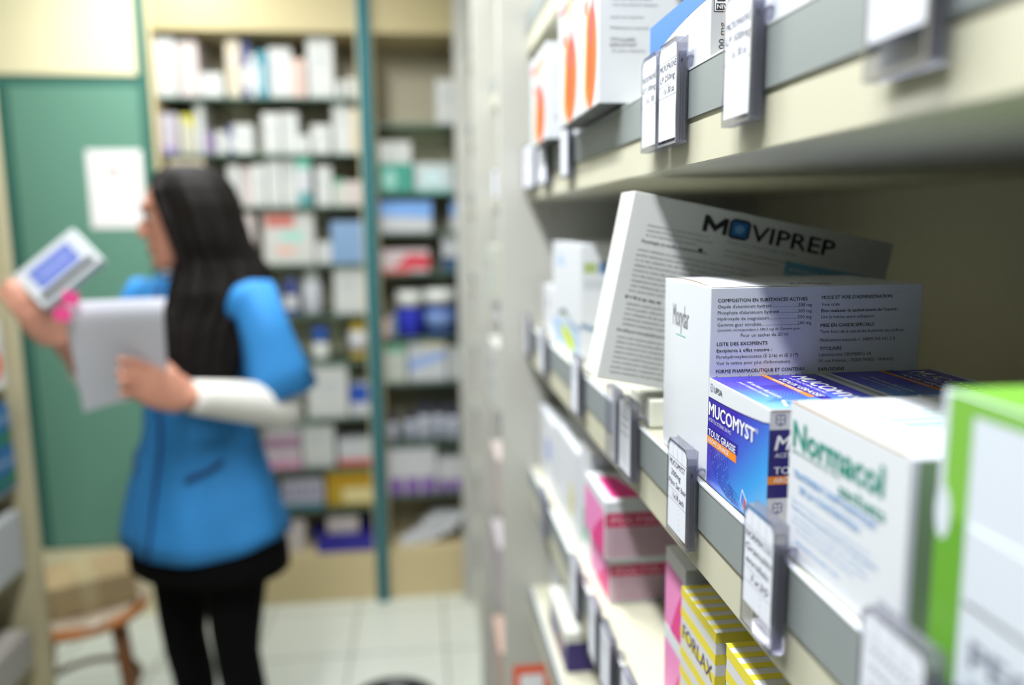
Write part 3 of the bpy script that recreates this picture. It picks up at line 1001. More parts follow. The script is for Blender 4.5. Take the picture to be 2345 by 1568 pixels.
    mb.box(-dx / 2 + .001, dx / 2 - .001, -dy / 2 - .00035, -dy / 2 - .0001, dz - .0011, dz - .0004, BROWN)
    mb.build('flap_edge', o)
    return o


muco((.1845, .3990, SD), 'indigo and blue wave-print carton in sharp focus at the shelf front')
muco((.2660, .3992, SD + .0005), 'indigo wave-print carton lying in shade behind the sharp one')

# ---- tall white carton with grey-lit information side -----------------------
dx, dy, dz = .155, .1030, .1375
SM = .935
mb, L, F, T = carton(dx, dy, dz)
L.text('Moxydar', .022, dz - .0345, .0175, mat('moxy_ink', (120, 124, 132), .5), width=.037, bold=-.004, lift=.0002)
L.rect(.030, dz - .0415, .052, dz - .0407, mat('thin_teal', (120, 200, 190), .5), .0002)
z = dz
def row(t_, u, dv, cap, wd, m_=INKD, bold=0.0, sh=0.0):
    F.text(t_, u, dz - dv, cap, m_, width=wd, bold=bold, shear=sh)
c1 = .0050
row('COMPOSITION EN SUBSTANCES ACTIVES', c1, .0098, .0024, .0645, INK, .012)
for i, (a_, q_, w_) in enumerate([("Oxyde d'aluminium hydraté", '500 mg', .0385), ("Phosphate d'aluminium hydraté", '300 mg', .0440), ('Hydroxyde de magnésium', '500 mg', .0368), ('Gomme guar enrobée', '200 mg', .0315)]):
    row(a_, c1, .0140 + .0042 * i, .0023, w_)
    n_ = int((.059 - c1 - w_) / .0009)
    row('.' * max(3, n_), c1 + w_ + .0006, .0140 + .0042 * i, .0023, .0545 - w_ + .003)
    row(q_, .0630, .0140 + .0042 * i, .0023, .0100)
row('Quantité correspondant à 180,2 mg de Gomme guar', c1, .0300, .0017, .0600, INKD, 0, .2)
row('Pour un sachet de 20 ml', .0220, .0342, .0023, .0345)
row('LISTE DES EXCIPIENTS', c1, .0400, .0024, .0365, INK, .012)
row('Excipients à effet notoire :', c1, .0446, .0023, .0400, INK, .008)
row('Parahydroxybenzoates (E 216) et (E 217)', c1, .0490, .0023, .0595)
row("Voir la notice pour plus d'informations", c1, .0534, .0023, .0535)
row('FORME PHARMACEUTIQUE ET CONTENU', c1, .0592, .0024, .0640, INK, .012)
row('Suspension buvable en sachet. Boîte de 30', c1, .0636, .0023, .0610)
c2 = .0800
row("MODE ET VOIE D'ADMINISTRATION", c2, .0092, .0024, .0520, INK, .012)
row('Voie orale', c2, .0140, .0023, .0135)
row("Bien malaxer le sachet avant de l'ouvrir.", c2, .0184, .0023, .0570, INK, .008)
row('Lire la notice avant utilisation.', c2, .0228, .0023, .0400)
row('MISE EN GARDE SPÉCIALE', c2, .0288, .0024, .0400, INK, .012)
row('Tenir hors de la vue et de la portée des enfants.', c2, .0332, .0023, .0630)
row('Médicament autorisé n° 34009 345 041 2 8', c2, .0392, .0023, .0560)
row('TITULAIRE', c2, .0452, .0024, .0165, INK, .012)
row('Laboratoires GRIMBERG SA', c2, .0496, .0023, .0390)
row('19, rue Poliveau - 75005 PARIS - FRANCE', c2, .0540, .0023, .0560)
row('EXPLOITANT', c2, .0600, .0024, .0195, INK, .012)
T2 = Face(mb, (dx / 2, dy / 2, dz), (-1, 0, 0), (0, -1, 0), (0, 0, 1), dx, dy)
T2.text('Moxydar', .060, dy - .030, .018, mat('moxy_ink'), width=.06, lift=.0002)
mb.v = [tuple(c_ * SM for c_ in v_) for v_ in mb.v]
dx, dy, dz = dx * SM, dy * SM, dz * SM
o = mb.build('medicine_box', loc=(.1845 + dx / 2, .4912 + dy / 2, SD), label='tall white carton with dense French small print on its shaded side, beside the indigo carton', cat='box')
mb = MB()
n = 12
vs = []
for k in range(n + 1):
    s_ = k / n
    y_ = dy / 2 - .002 - (dy - .004) * s_
    vs += [(-dx / 2 + .0010, y_, dz - .0002), (-dx / 2 + .0014, y_, dz + .0001 + .0016 * sin(pi * s_)), (-dx / 2 + .0014, y_, dz + .0003 + .0022 * sin(pi * s_))]
mb.add(vs, [(3 * k, 3 * k + 3, 3 * k + 4, 3 * k + 1) for k in range(n)], W)
mb.add(vs, [(3 * k + 1, 3 * k + 4, 3 * k + 5, 3 * k + 2) for k in range(n)], BROWN)
vs = []
for k in range(n + 1):
    s_ = k / n
    y_ = dy / 2 - .002 - (dy - .004) * s_
    hgt = .0022 * sin(pi * s_)
    vs += [(-dx / 2 + .0013, y_, dz + .0003 + hgt), (-dx / 2 + .030, y_, dz + .0004 + hgt * .3), (-dx / 2 + .060, y_, dz + .0002)]
mb.add(vs, [(3 * k + j, 3 * k + 3 + j, 3 * k + 4 + j, 3 * k + 1 + j) for k in range(n) for j in (0, 1)], W, True)
mb.build('top_flap', o)

# ---- big tilted box ---------------------------------------------------------
dx, dy, dz = .228, .042, .154
mb, L, F, T = carton(dx, dy, dz, mat('matte_white_carton', (222, 224, 222), .55))
BLK = mat('logo_black', (28, 30, 36), .45)
zz = dz - .0205
for pts in ([(.0615, 0), (.0655, 0), (.0655, .0135), (.0615, .0135)], [(.0785, 0), (.0825, 0), (.0825, .0135), (.0785, .0135)],
            [(.0655, .0135), (.0655, .0070), (.0720, .0010), (.0720, .0068)], [(.0785, .0135), (.0720, .0068), (.0720, .0010), (.0785, .0070)]):
    F.poly([(a_, zz + b_) for a_, b_ in pts], BLK, .00024)
F.poly([(.0845, dz - .0205), (.1005, dz - .0205), (.1005, dz - .0068), (.0845, dz - .0068)], mat('logo_blue', (48, 110, 176), .4), .0003)
F.line([(.0845, dz - .0195), (.0870, dz - .0208), (.0985, dz - .0208), (.1008, dz - .0190), (.1008, dz - .0082), (.0985, dz - .0066), (.0870, dz - .0066), (.0845, dz - .0085), (.0845, dz - .0195)], .0022, BLK, .0004)
F.ellipse(.0925, dz - .0137, .0042, .0036, mat('logo_sky', (110, 170, 220), .4), 0, .0005)
F.text('VIPREP', .1030, dz - .0205, .0135, BLK, width=.0740, bold=.024)
F.text('Poudre pour solution buvable en sachet', .085, dz - .0262, .0026, mat('steel_print', (120, 140, 170), .5), width=.060)
F.block(.016, dz - .0250, .058, 3, .0040, .0017, INKD, 5)
F.text('Posologie et mode d administration', .014, dz - .0385, .0024, INK, width=.056, bold=.015)
F.rect(.062, dz - .0375, .0655, dz - .0345, BLK)
F.block(.084, dz - .0330, .062, 2, .0042, .0019, INKD, 6)
F.block(.012, dz - .0455, .120, 9, .0042, .0019, INKD, 7)
F.text('Mises en garde', .010, dz - .0850, .0024, INK, width=.085, bold=.015)
F.block(.012, dz - .0900, .072, 5, .0042, .0019, INKD, 8)
F.text('Informations pratiques', .009, dz - .1125, .0024, INK, width=.080, bold=.015)
F.block(.010, dz - .1180, .075, 8, .0042, .0019, INKD, 9)
F.rect(.138, dz - .0405, .215, dz - .0310, mat('pale_sky_block', (120, 176, 206), .5))
F.rect(.138, dz - .0520, .195, dz - .0405, mat('pale_sky_block2', (160, 190, 206), .5))
F.text('solution buvable', .142, dz - .0385, .0030, WHT, width=.055)
L.block(.006, dz - .02, .03, 3, .004, .0018, PALE, 10)
TH_ = radians(11.4)
Rm_ = Matrix.Rotation(TH_, 4, 'Y')
corner = Vector((.1415, .632, 1.3235))          # bottom, front, near corner
off = Rm_ @ Vector((-dx / 2, -dy / 2, 0))
loc = corner - off
o = mb.build('medicine_box', loc=loc, rot=(0, TH_, 0), label='large tilted white box poking out of the shelf, black lettering with a blue O', cat='box')

# low white carton under its lip
mb, L, F, T = carton(.085, .066, .024, mat('ivory_carton', (238, 240, 226), .4), .002)
L.block(.01, .012, .04, 2, .004, .002, PALE, 2)
mb.build('medicine_box', loc=(.187 + .0425, .631 + .033, SD), label='low ivory carton squeezed beneath the large tilted box', cat='box')

# ---- teal-lettered white carton ---------------------------------------------
dx, dy, dz = .135, .1045, .0840
SN = .962
mb, L, F, T = carton(dx, dy, dz, W, .0009)
L.text('Normacol', .0050, dz - .0228, .0145, TEAL, width=.0815, bold=.032)
L.text('gomme de sterculia 62 g / 100 g', .0045, dz - .0258, .0019, TEAL, width=.0470, bold=.008)
L.text('sachets', .0515, dz - .0330, .0062, TEAL, width=.0375, bold=.03)
L.text('TRAITEMENT SYMPTOMATIQUE', .0068, dz - .0385, .0040, LBLUE, width=.0760, bold=.02)
L.text('DE LA CONSTIPATION', .0140, dz - .0452, .0040, LBLUE, width=.0560, bold=.02)
L.text("Réservé à l'adulte et à l'enfant de plus de 6 ans", .0065, dz - .0520, .0020, LBLUE2, width=.0730)
L.text('Tenir hors de la portée et de la vue des enfants', .0055, dz - .0558, .0021, LBLUE, width=.0800, bold=.02)
L.text('Lire attentivement la notice avant utilisation', .0085, dz - .0598, .0020, LBLUE2, width=.0700)
L.text("Pas d'utilisation prolongée sans avis médical", .0080, dz - .0632, .0020, LBLUE2, width=.0700)
L.text('À conserver à température ambiante', .0120, dz - .0668, .0020, LBLUE2, width=.0560)
L.text('MÉDICAMENT AUTORISÉ N° 34009', .0120, dz - .0735, .0020, LBLUE, width=.0430)
for i in range(5):
    a_ = .026 + .0085 * i
    T.line([(a_, .018 + .002 * i), (a_ + .0008, .030), (a_ - .002, .050 + .010 * i)], .0011 + .0005 * i, TEAL, .0002)
T.block(.066, .050, .03, 1, .004, .0030, LBLUE2, 12)
for (a_, b_, r_) in ((.080, .040, .0035), (.084, .058, .004), (.092, .052, .0035), (.088, .070, .004)):
    T.ellipse(a_, b_, .0024, r_ * 1.6, TEAL, .3, .0002)
REFL_G = mat('green_reflection_side', (122, 150, 112), .42)  # green reflection of the lime box, painted into the near side's colour
F.rect(.0035, 0.0, dx, dz - .0012, REFL_G, .00012)
mb.v = [tuple(c_ * SN for c_ in v_) for v_ in mb.v]
dx, dy, dz = dx * SN, dy * SN, dz * SN
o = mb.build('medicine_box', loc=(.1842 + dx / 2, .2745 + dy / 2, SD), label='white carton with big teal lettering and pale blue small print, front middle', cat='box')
mb = MB()
mb.box(-dx / 2 - .0001, -dx / 2 + .0012, -dy / 2 + .002, dy / 2 - .002, dz - .0001, dz + .0005, BROWN)
mb.build('flap_edge', o)

# ---- green and white box at the right edge ----------------------------------
LIME = mat('lime_green_print', (104, 166, 50), .4, coat=.2)
LIME2 = mat('lime_green_top', (126, 186, 70), .4, coat=.2)
dx, dy, dz = .14, .150, .1110
mb, L, F, T = carton(dx, dy, dz, mat('bluish_white_carton', (216, 224, 234), .38, coat=.2), .001)
L.rect(.0006, .0006, .0165, dz * .60, LIME, .00012)
L.rect(.0042, dz * .60, .0165, dz - .0006, LIME2, .00012)
L.ellipse(.0042, dz * .60, .0042, .010, mat('bluish_white_carton'), 0, .0002)
L.rect(.0165, dz - .006, dy, dz - .0006, LIME2, .00012)
T.rect(.0006, .0006, dy - .0006, dx - .0006, LIME2, .00012)
F.rect(.0006, .0006, dx - .0006, dz - .0006, LIME, .00012)
GT = mat('soft_grey_print', (126, 134, 152), .5)
L.text('PEG', .0235, .0180, .0100, GT, width=.030, bold=.03)
L.text('sachets orange', .0235, .0100, .0045, GT, width=.036)
o = mb.build('medicine_box', loc=(.1850 + dx / 2, .2600 - dy / 2, SD), label='lime green and white box filling the right edge of the picture', cat='box')
mb = MB()
mb.box(-dx / 2 - .0009, -dx / 2 - .0003, dy / 2 - .058, dy / 2 - .018, dz * .36, dz * .60, mat('bluish_white_carton'), .0002)
mb.build('tuck_flap', o)

# ---- far cartons on the middle shelf ----------------------------------------
dx, dy, dz = .16, .205, .1440
mb, L, F, T = carton(dx, dy, dz)
SKY = mat('soft_sky_print', (176, 200, 230), .5)
LM = mat('lime_print', (200, 216, 50), .45)
SB = mat('slate_blue_print', (120, 150, 184), .5)
L.poly([(.03, .112), (.10, .112), (.075, .130), (.055, .130)], SKY)
L.line([(.05, .045), (.10, .052), (.14, .040), (.20, .036)], .006, SB)
L.poly([(.0, .0), (.2, .0), (.2, .030), (.14, .034), (.05, .040), (0, .03)], SKY, .0001)
L.ellipse(.12, .018, .050, .012, LM, -.15, .0003)
L.ellipse(.09, .048, .02, .004, LM, 0, .0002)
F.rect(.004, dz - .035, .02, dz - .022, mat('olive_print', (168, 186, 120), .5))
F.rect(.022, dz - .036, .055, dz - .022, mat('denim_print', (112, 142, 186), .5))
F.rect(.004, dz - .055, .06, dz - .042, mat('pale_cool_print', (200, 206, 212), .5))
F.line([(.0, .045), (.03, .034), (.07, .040)], .006, SB)
mb.build('medicine_box', loc=(.195 + dx / 2, .962 + dy / 2, SD), label='white carton with blue wave and lime spot, behind the large tilted box', cat='box')
mb, L, F, T = carton(.12, .125, .0720)
L.ellipse(.06, .045, .012, .008, PALE)
mb.build('medicine_box', loc=(.20 + .06, 1.175 + .0675, SD), label='small plain white carton at the far end of the middle shelf', cat='box')

# ---- upper shelf: orange-print boxes hanging over the edge -------------------
APR = mat('apricot_print', (232, 108, 24), .42)
APR2 = mat('deep_orange_print', (220, 80, 24), .42)
RD = mat('raspberry_print', (220, 70, 96), .45)
RD2 = mat('soft_red_print', (226, 120, 128), .5)
YL = mat('yellow_line_print', (214, 208, 60), .5)
GL = mat('green_line_print', (206, 236, 190), .5)


def peach(y0, y1, x0, h, label):
    dx, dy, dz = .13, y1 - y0, h
    mb, L, F, T = carton(dx, dy, dz)
    L.line([(dy * (.10 + .8 * k / 16), dz * (.84 + .045 * sin(k * 2.1))) for k in range(17)], dy * .06, RD2, .0002)
    L.ellipse(dy * .60, dz * .30, dy * .30, dz * .30, APR, -.06, .00018)
    L.ellipse(dy * .56, dz * .34, dy * .10, dz * .22, APR2, -.06, .00022)
    L.ellipse(dy * .66, dz * .50, dy * .08, dz * .14, RD, -.25, .00026)
    pts = [(dy * .30 + dy * .30 * (k / 12) ** 2, dz * .02 + dz * .88 * k / 12) for k in range(13)]
    L.line(pts, dy * .06, YL, .0003)
    pts = [(dy * .36 + dy * .55 * (k / 12) ** 2, dz * .45 + dz * .5 * k / 12) for k in range(13)]
    L.line(pts, dy * .03, GL, .0003)
    L.ellipse(dy * .3, dz * .62, dy * .06, dz * .045, RD, 0, .0002)
    F.text('COMPOSITION EN SUBSTANCES ACTIVES', .012, dz * .70, .0026, INKG, width=.05, bold=.01)
    F.block(.012, dz * .70 - .005, .042, 5, .0047, .0023, INKG, 21)
    F.block(.010, dz * .70 - .034, .030, 1, .0047, .0023, INKG, 22)
    F.text('Médicament autorisé', .010, dz * .70 - .043, .0024, INKG, width=.034)
    F.text('TITULAIRE', .010, dz * .70 - .053, .0028, INKG, width=.022, bold=.01)
    F.text('EXPLOITANT', .010, dz * .70 - .0575, .0028, INKG, width=.024, bold=.01)
    F.block(.012, dz * .70 - .062, .030, 1, .004, .0024, INKG, 23)
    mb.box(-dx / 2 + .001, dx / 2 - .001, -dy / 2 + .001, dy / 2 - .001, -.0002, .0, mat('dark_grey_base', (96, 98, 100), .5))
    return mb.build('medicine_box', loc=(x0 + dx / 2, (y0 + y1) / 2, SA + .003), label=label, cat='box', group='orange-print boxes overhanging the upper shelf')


peach(.706, .788, .1585, .150, 'orange-print white box nearest, overhanging the upper shelf beside the blue-topped carton')
peach(.790, .905, .1580, .140, 'orange-print white box in the middle of the three overhanging ones')
peach(.998, 1.132, .1590, .115, 'orange-print white box farthest back, standing apart from the other two')

# ---- upper shelf: blue swoosh carton and white cartons ----------------------
dx, dy, dz = .10, .132, .0490
mb, L, F, T = carton(dx, dy, dz, W)
BLU = mat('cornflower_print', (64, 128, 214), .42)
pts = [(0, dz - .0003), (dy - .0006, dz - .0003), (dy - .0006, dz - .0105)]
cv = [(dy * k / 14, dz - .0105 - .0155 * (1 - k / 14) ** 2.0 - .001) for k in range(14, -1, -1)]
L.poly(pts + cv, BLU, .00012)
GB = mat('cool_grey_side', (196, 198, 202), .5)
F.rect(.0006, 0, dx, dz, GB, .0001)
F.rect(.0022, .0285, .0217, dz - .0008, WHT, .0002)
F.line([(.0022, .0285), (.0217, .0285)], .0005, INK, .0003)
F.line([(.0022, .0285), (.0022, dz - .001)], .0005, INK, .0003)
F.poly([(.0037, .0345), (.0202, .0345), (.0120, dz - .0012)], INK, .0003)
F.poly([(.0051, .0353), (.0188, .0353), (.0120, dz - .0026)], mat('warning_orange', (232, 116, 32), .45), .0004)
F.ellipse(.0117, .0388, .0032, .0016, INK, 0, .0005)
F.ellipse(.0117, .0388, .0012, .0010, mat('warning_orange'), 0, .0006)
F.rect(.0033, .0293, .0217, .0333, INK, .0003)
F.text('NIVEAU 2', .0040, .0301, .0026, WHT, width=.0170, bold=.02, lift=.0005)
Fv = Face(mb, (-dx / 2, -dy / 2, 0), (0, 0, 1), (-1, 0, 0), (0, -1, 0), dz, dx)
Fv.text('100 mg', .004, -.0095, .0040, INK, width=.0180, lift=.0003)
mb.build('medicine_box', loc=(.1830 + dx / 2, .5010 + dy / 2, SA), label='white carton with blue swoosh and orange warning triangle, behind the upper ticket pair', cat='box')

mb, L, F, T = carton(.10, .105, .066, W)
L.block(.06, .035, .04, 2, .006, .003, PALE, 31)
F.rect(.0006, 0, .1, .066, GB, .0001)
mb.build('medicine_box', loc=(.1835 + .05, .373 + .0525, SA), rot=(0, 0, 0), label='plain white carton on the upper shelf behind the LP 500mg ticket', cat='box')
mb, L, F, T = carton(.10, .09, .062, W)
mb.build('medicine_box', loc=(.185 + .05, .276 + .045, SA), label='plain white carton at the very top right of the picture', cat='box')

# ================================================================== LOWER SHELF STOCK
PINK = mat('hot_pink_print', (226, 60, 140), .42)
PINKL = mat('pink_print', (236, 140, 196), .45)
CRIM = mat('crimson_print', (206, 28, 92), .42)
MAU = mat('mauve_text_field', (206, 176, 190), .5)


def pinkbox(loc, dx, dy, dz, label):
    mb, L, F, T = carton(dx, dy, dz, W)
    L.rect(.0006, .0006, dy - .006, dz * .82, PINKL, .0001)
    L.poly([(dy * .3, 0), (dy - .004, 0), (dy - .004, dz * .75), (dy * .6, dz * .4)], PINK, .0002)
    F.rect(.0006, dz * .56, dx, dz * .80, CRIM, .0001)
    F.rect(.0006, .002, dx - .002, dz * .56, MAU, .0001)
    F.text('POLYSILANE', .007, dz * .62, dz * .12, mat('pink_white_print', (238, 190, 208), .5), width=dx * .8, bold=.02)
    F.block(.008, dz * .50, dx * .8, 9, dz * .055, .0018, mat('plum_print', (150, 100, 124), .5), 41)
    T.poly([(dy * .2, dx * .1), (dy * .9, dx * .1), (dy * .9, dx * .45), (dy * .2, dx * .3)], PINK, .0001)
    return mb.build('medicine_box', loc=loc, label=label, cat='box', group='pink cartons on the lower shelf')


pinkbox((.199 + .05, .815 + .05, SHH), .10, .10, .0560, 'pink and crimson carton at the bottom of the far stack')
pinkbox((.190 + .05, .800 + .055, SHH + .0565), .10, .105, .0660, 'pink and crimson carton on top of the far stack')
pinkbox((.206 + .06, .588 + .026, SHH), .12, .052, .0700, 'pink carton at the bottom of the near stack, behind a ticket holder')
pinkbox((.206 + .06, .588 + .026, SHH + .0705), .12, .052, .0700, 'pink carton on top of the near stack, half under the shelf')

YS = mat('yellow_stripe', (232, 216, 60), .42)


def striped(loc, dx, dy, dz, label):
    mb, L, F, T = carton(dx, dy, dz, mat('grey_white_carton', (216, 216, 216), .42))
    n = 9
    st = .0165
    k = 0
    while k * st < dz:
        v1 = dz - k * st
        v0 = max(0, v1 - st * .48)
        L.rect(.0, v0, dy, v1, YS, .0001)
        F.rect(.0, v0, dx, v1, YS, .0001)
        k += 1
    k = 0
    while k * .0125 + .006 < dy:
        T.rect(dy - .0055 - k * .0125 - .006, 0, dy - .0055 - k * .0125, dx, YS, .0001)
        k += 1
    L.text('FORLAX', .006, dz - .0405, .0125, mat('violet_print', (96, 88, 130), .5), width=dy * .85, bold=.01, lift=.0003)
    F.text('FORLAX', .008, dz - .0405, .0125, mat('violet_print'), width=.04, bold=.01, lift=.0003)
    return mb.build('medicine_box', loc=loc, label=label, cat='box', group='yellow striped cartons')


striped((.200 + .06, .505 + .0375, SHH), .12, .075, .1320, 'yellow striped carton further back under the middle shelf')
striped((.193 + .06, .395 + .0375, SHH), .12, .072, .1440, 'taller yellow striped carton cut by the bottom of the picture')

# white cartons further down the lower shelf
mb, L, F, T = carton(.14, .155, .112)
L.ellipse(.10, .06, .022, .020, mat('periwinkle_print', (150, 166, 220), .5))
mb.build('medicine_box', loc=(.196 + .07, 1.165 + .08, SHH), label='white carton with soft blue spot at the far end of the lower shelf', cat='box')
mb, L, F, T = carton(.14, .165, .122)
L.ellipse(.125, .045, .016, .024, mat('pale_gold_print', (216, 208, 150), .5))
mb.build('medicine_box', loc=(.196 + .07, .985 + .083, SHH), label='white carton with pale gold spot on the lower shelf', cat='box')
mb, L, F, T = carton(.11, .066, .140)
L.rect(.02, .02, .05, .06, mat('sea_green_print', (120, 176, 150), .5))
F.rect(.02, .06, .06, .075, TEAL)
mb.build('medicine_box', loc=(.199 + .055, .914 + .035, SHH), label='upright white carton directly left of the pink cartons', cat='box')

# shelf below
PUR = mat('deep_violet_print', (52, 36, 110), .42)
mb, L, F, T = carton(.10, .15, .060, mat('pale_carton', (226, 228, 220), .45))
L.rect(.0, .0, .15, .035, PUR, .0001)
F.rect(0, 0, .10, .045, PUR, .0001)
L.rect(.09, .004, .10, .03, ORANGE, .0002)
mb.build('medicine_box', loc=(.192 + .05, 1.045 + .076, SI), label='white carton with deep violet lower half on the shelf near the bottom', cat='box')
mb, L, F, T = carton(.10, .10, .085)
mb.build('medicine_box', loc=(.215 + .05, 1.22 + .05, SI), label='plain white carton at the far end of the shelf near the bottom', cat='box')

# orange framed card fixed on the end panel near the bottom
mb = MB()
mb.box(-.034, .034, -.0015, 0, 0, .085, mat('card_orange', (238, 92, 50), .5), .0008)
f = Face(mb, (-.034, -.0015, 0), (1, 0, 0), (0, 0, 1), (0, -1, 0), .068, .085)
f.rect(.012, .012, .056, .068, WHT, .0003)
mb.build('framed_card', loc=(.181, 1.348 - .018 - .0005, .573), label='small white card with orange frame on the pale end panel, bottom centre', cat='card')

# ---- narrow second unit: a few boxes peeking past the panel -----------------
peek = [(1.72, 1.90, 1.030, .15, 'w', 'plain white', 'lower'), (1.70, 1.86, 0.810, .12, 'pw', 'pinkish white', 'next lower'),
        (1.70, 1.88, 0.575, .15, 'pu2', 'mauve striped', 'knee-high'), (1.70, 1.88, 0.33, .14, 'pk', 'pale pink', 'second lowest'),
        (1.72, 1.88, 1.278, .12, 'gw', 'greenish white', 'middle')]
for y0, y1, z, h, code, nm, sn in peek:
    mb, L, F, T = carton(.12, y1 - y0, h, mat('stock_' + code, PAL[code][0], .5))
    L.rect(.02, h * .3, (y1 - y0) - .02, h * .42, PALE)
    L.rect(.02, h * .6, (y1 - y0) - .06, h * .66, mat('print_violet', (122, 76, 160), .45))
    mb.build('medicine_box', loc=(.158 + .06, (y0 + y1) / 2, z + .0015), label='%s carton peeking out from the %s shelf of the second unit' % (nm, sn), cat='box')

# ================================================================== STOOL WITH PARCEL, WASTE BIN
WOOD = mat('honey_wood', (178, 112, 54), .4, noise_amt=.15, nscale=14)
WOODD = mat('brown_wood', (124, 78, 40), .45, noise_amt=.15, nscale=14)
SX, SY, SZ = -0.945, 2.17, 0.435
t = empty('wooden_stool', (SX, SY, 0), label='round honey-coloured wooden stool behind the cream upright', cat='stool')
mb = MB()
mb.lathe([(.150, SZ - .03), (.166, SZ - .026), (.170, SZ - .014), (.166, SZ - .003), (.150, SZ), (.0, SZ)], WOOD, n=40)
mb.build('seat', t)
for k in range(4):
    a = pi / 4 + pi / 2 * k + .35
    mb = MB()
    mb.tube([(.115 * cos(a), .115 * sin(a), SZ - .028), (.135 * cos(a), .135 * sin(a), .25), (.165 * cos(a), .165 * sin(a), 0)], [.016, .015, .012], WOODD, 12)
    mb.build('leg', t)
mb = MB()
ring = [(.128 * cos(2 * pi * k / 24), .128 * sin(2 * pi * k / 24), .20) for k in range(25)]
mb.tube(ring, .009, WOODD, 8)
mb.build('foot_ring', t)
CARD = mat('kraft_board', (160, 140, 102), .7, noise_amt=.05, nscale=10)
mb = MB()
mb.box(-.115, .115, -.09, .09, 0, .085, CARD, .002)
mb.box(-.02, .02, -.0905, .0905, -.0, .0856, mat('parcel_tape', (172, 156, 118), .3), .0)
mb.build('parcel', loc=(SX + .015, SY, SZ + .012), rot=(0, 0, radians(28)), label='kraft cardboard parcel lying on the wooden stool', cat='parcel')
mb = MB()
vs, fs = [], []
n = 36
for j, (r_, zz) in enumerate(((.0, .004), (.08, .005), (.13, .010), (.155, .007), (.160, .001))):
    for k in range(n):
        a = 2 * pi * k / n
        q = r_ * (1 + .05 * sin(5 * a) + .03 * sin(11 * a))
        vs.append((q * cos(a), q * sin(a), max(.001, zz + .002 * sin(7 * a + j))))
for j in range(4):
    for k in range(n):
        k2 = (k + 1) % n
        fs.append((j * n + k, j * n + k2, (j + 1) * n + k2, (j + 1) * n + k))
mb.add(vs, fs, mat('plastic_bag_grey', (176, 160, 140), .3, bump=.6, bscale=30), True)
mb.build('plastic_bag', loc=(SX, SY, SZ), label='crumpled greyish plastic bag spread on the stool under the parcel', cat='bag')

BK = mat('black_plastic', (30, 30, 32), .4)
t = empty('waste_bin', (-.098, 1.86, 0), label='round black waste bin on the white floor tiles, cut by the bottom edge', cat='bin')
mb = MB()
mb.lathe([(.085, 0), (.112, .262), (.108, .262), (.082, .006), (.0, .006)], BK, n=40)
mb.build('body', t)
mb = MB()
ring = [(.112 * cos(2 * pi * k / 36), .112 * sin(2 * pi * k / 36), .264) for k in range(37)]
mb.tube(ring, .006, BK, 8)
mb.build('rim', t)

# ================================================================== PERSON
SKIN = mat('skin', (190, 134, 112), .5, noise_amt=.03, nscale=12)
LIP = mat('lips', (176, 84, 84), .4)
HAIR = mat('dark_brown_hair', (17, 13, 11), .65, spec=.15, noise_amt=.4, nscale=30)
BLUE = mat('blue_tunic_cloth', (44, 132, 200), .75, noise_amt=.04, nscale=10, bump=.15, bscale=90)
PIPE = mat('dark_blue_piping', (26, 56, 104), .7)
BLACK = mat('black_cloth', (6, 6, 7), .9, spec=.12)
SLV = mat('white_sleeve_cloth', (222, 220, 214), .8, noise_amt=.03, nscale=20)

PC = Vector((-0.518, 1.875, 0))                    # body axis on the floor
Fd = Vector((-.545, -.839, 0)).normalized()        # where the chest faces
Ld = Vector((.839, -.545, 0)).normalized()         # her left


def oval(c, a, b, n=32, d1=Ld, d2=Fd, p=2.0, jit=0.0, seed=0, tilt=0.0):
    out = []
    for k in range(n):
        t_ = 2 * pi * k / n
        ct, st_ = cos(t_), sin(t_)
        ex = 2.0 / p
        x = a * abs(ct) ** ex * (1 if ct >= 0 else -1)
        y = b * abs(st_) ** ex * (1 if st_ >= 0 else -1)
        q = 1 + jit * sin(k * 2.7 + seed)
        P_ = Vector(c) + d1 * x * q + d2 * y * q
        P_.z += tilt * y
        out.append(P_)
    return out


person = empty('person', (PC.x, PC.y, 0), label='person with long dark hair in blue tunic, holding a sheet of paper and a box', cat='person')


def pbuild(mb, name, label=None, smooth_mod=0, subd=0, remesh=0.0, laplace=0):
    o = mb.build(name)
    if remesh or smooth_mod or subd:
        if remesh:
            r_ = o.modifiers.new('r', 'REMESH'); r_.mode = 'VOXEL'; r_.voxel_size = remesh; r_.use_smooth_shade = True
        if smooth_mod:
            s_ = o.modifiers.new('s', 'SMOOTH'); s_.iterations = smooth_mod; s_.factor = .5
        if subd:
            s_ = o.modifiers.new('d', 'SUBSURF'); s_.levels = subd; s_.render_levels = subd
        dg = bpy.context.evaluated_depsgraph_get()
        me = bpy.data.meshes.new_from_object(o.evaluated_get(dg))
        o.modifiers.clear()
        o.data = me
        for p_ in me.polygons:
            p_.use_smooth = True
    o.parent = person
    o.matrix_parent_inverse = Matrix.Translation(-Vector((PC.x, PC.y, 0)))
    if label:
        o['label'] = label
    return o


SH_L = PC + Ld * .203 + Vector((0, 0, 1.285)) + Fd * .01
SH_R = PC - Ld * .125 + Vector((0, 0, 1.285)) + Fd * .02
EL_L = Vector((-.300, 1.775, 1.055))
WR_L = Vector((-.470, 1.600, 1.120))
HD_L = Vector((-.535, 1.560, 1.160))
EL_R = Vector((-.730, 1.890, 1.090))
WR_R = Vector((-.735, 1.695, 1.236))
HD_R = Vector((-.757, 1.652, 1.296))

# head frame
HF = Vector((-.962, -.25, -.07)).normalized()      # face direction (left, slightly down)
HU = (Vector((0, 0, 1)) - HF * HF.z).normalized()
HL = HU.cross(HF).normalized() * -1
HL = HF.cross(HU).normalized() * -1
HC = Vector((-.508, 1.845, 1.468))                  # centre of the head


def hp(f, l, u):
    return HC + HF * f + HL * l + HU * u


body = MB()
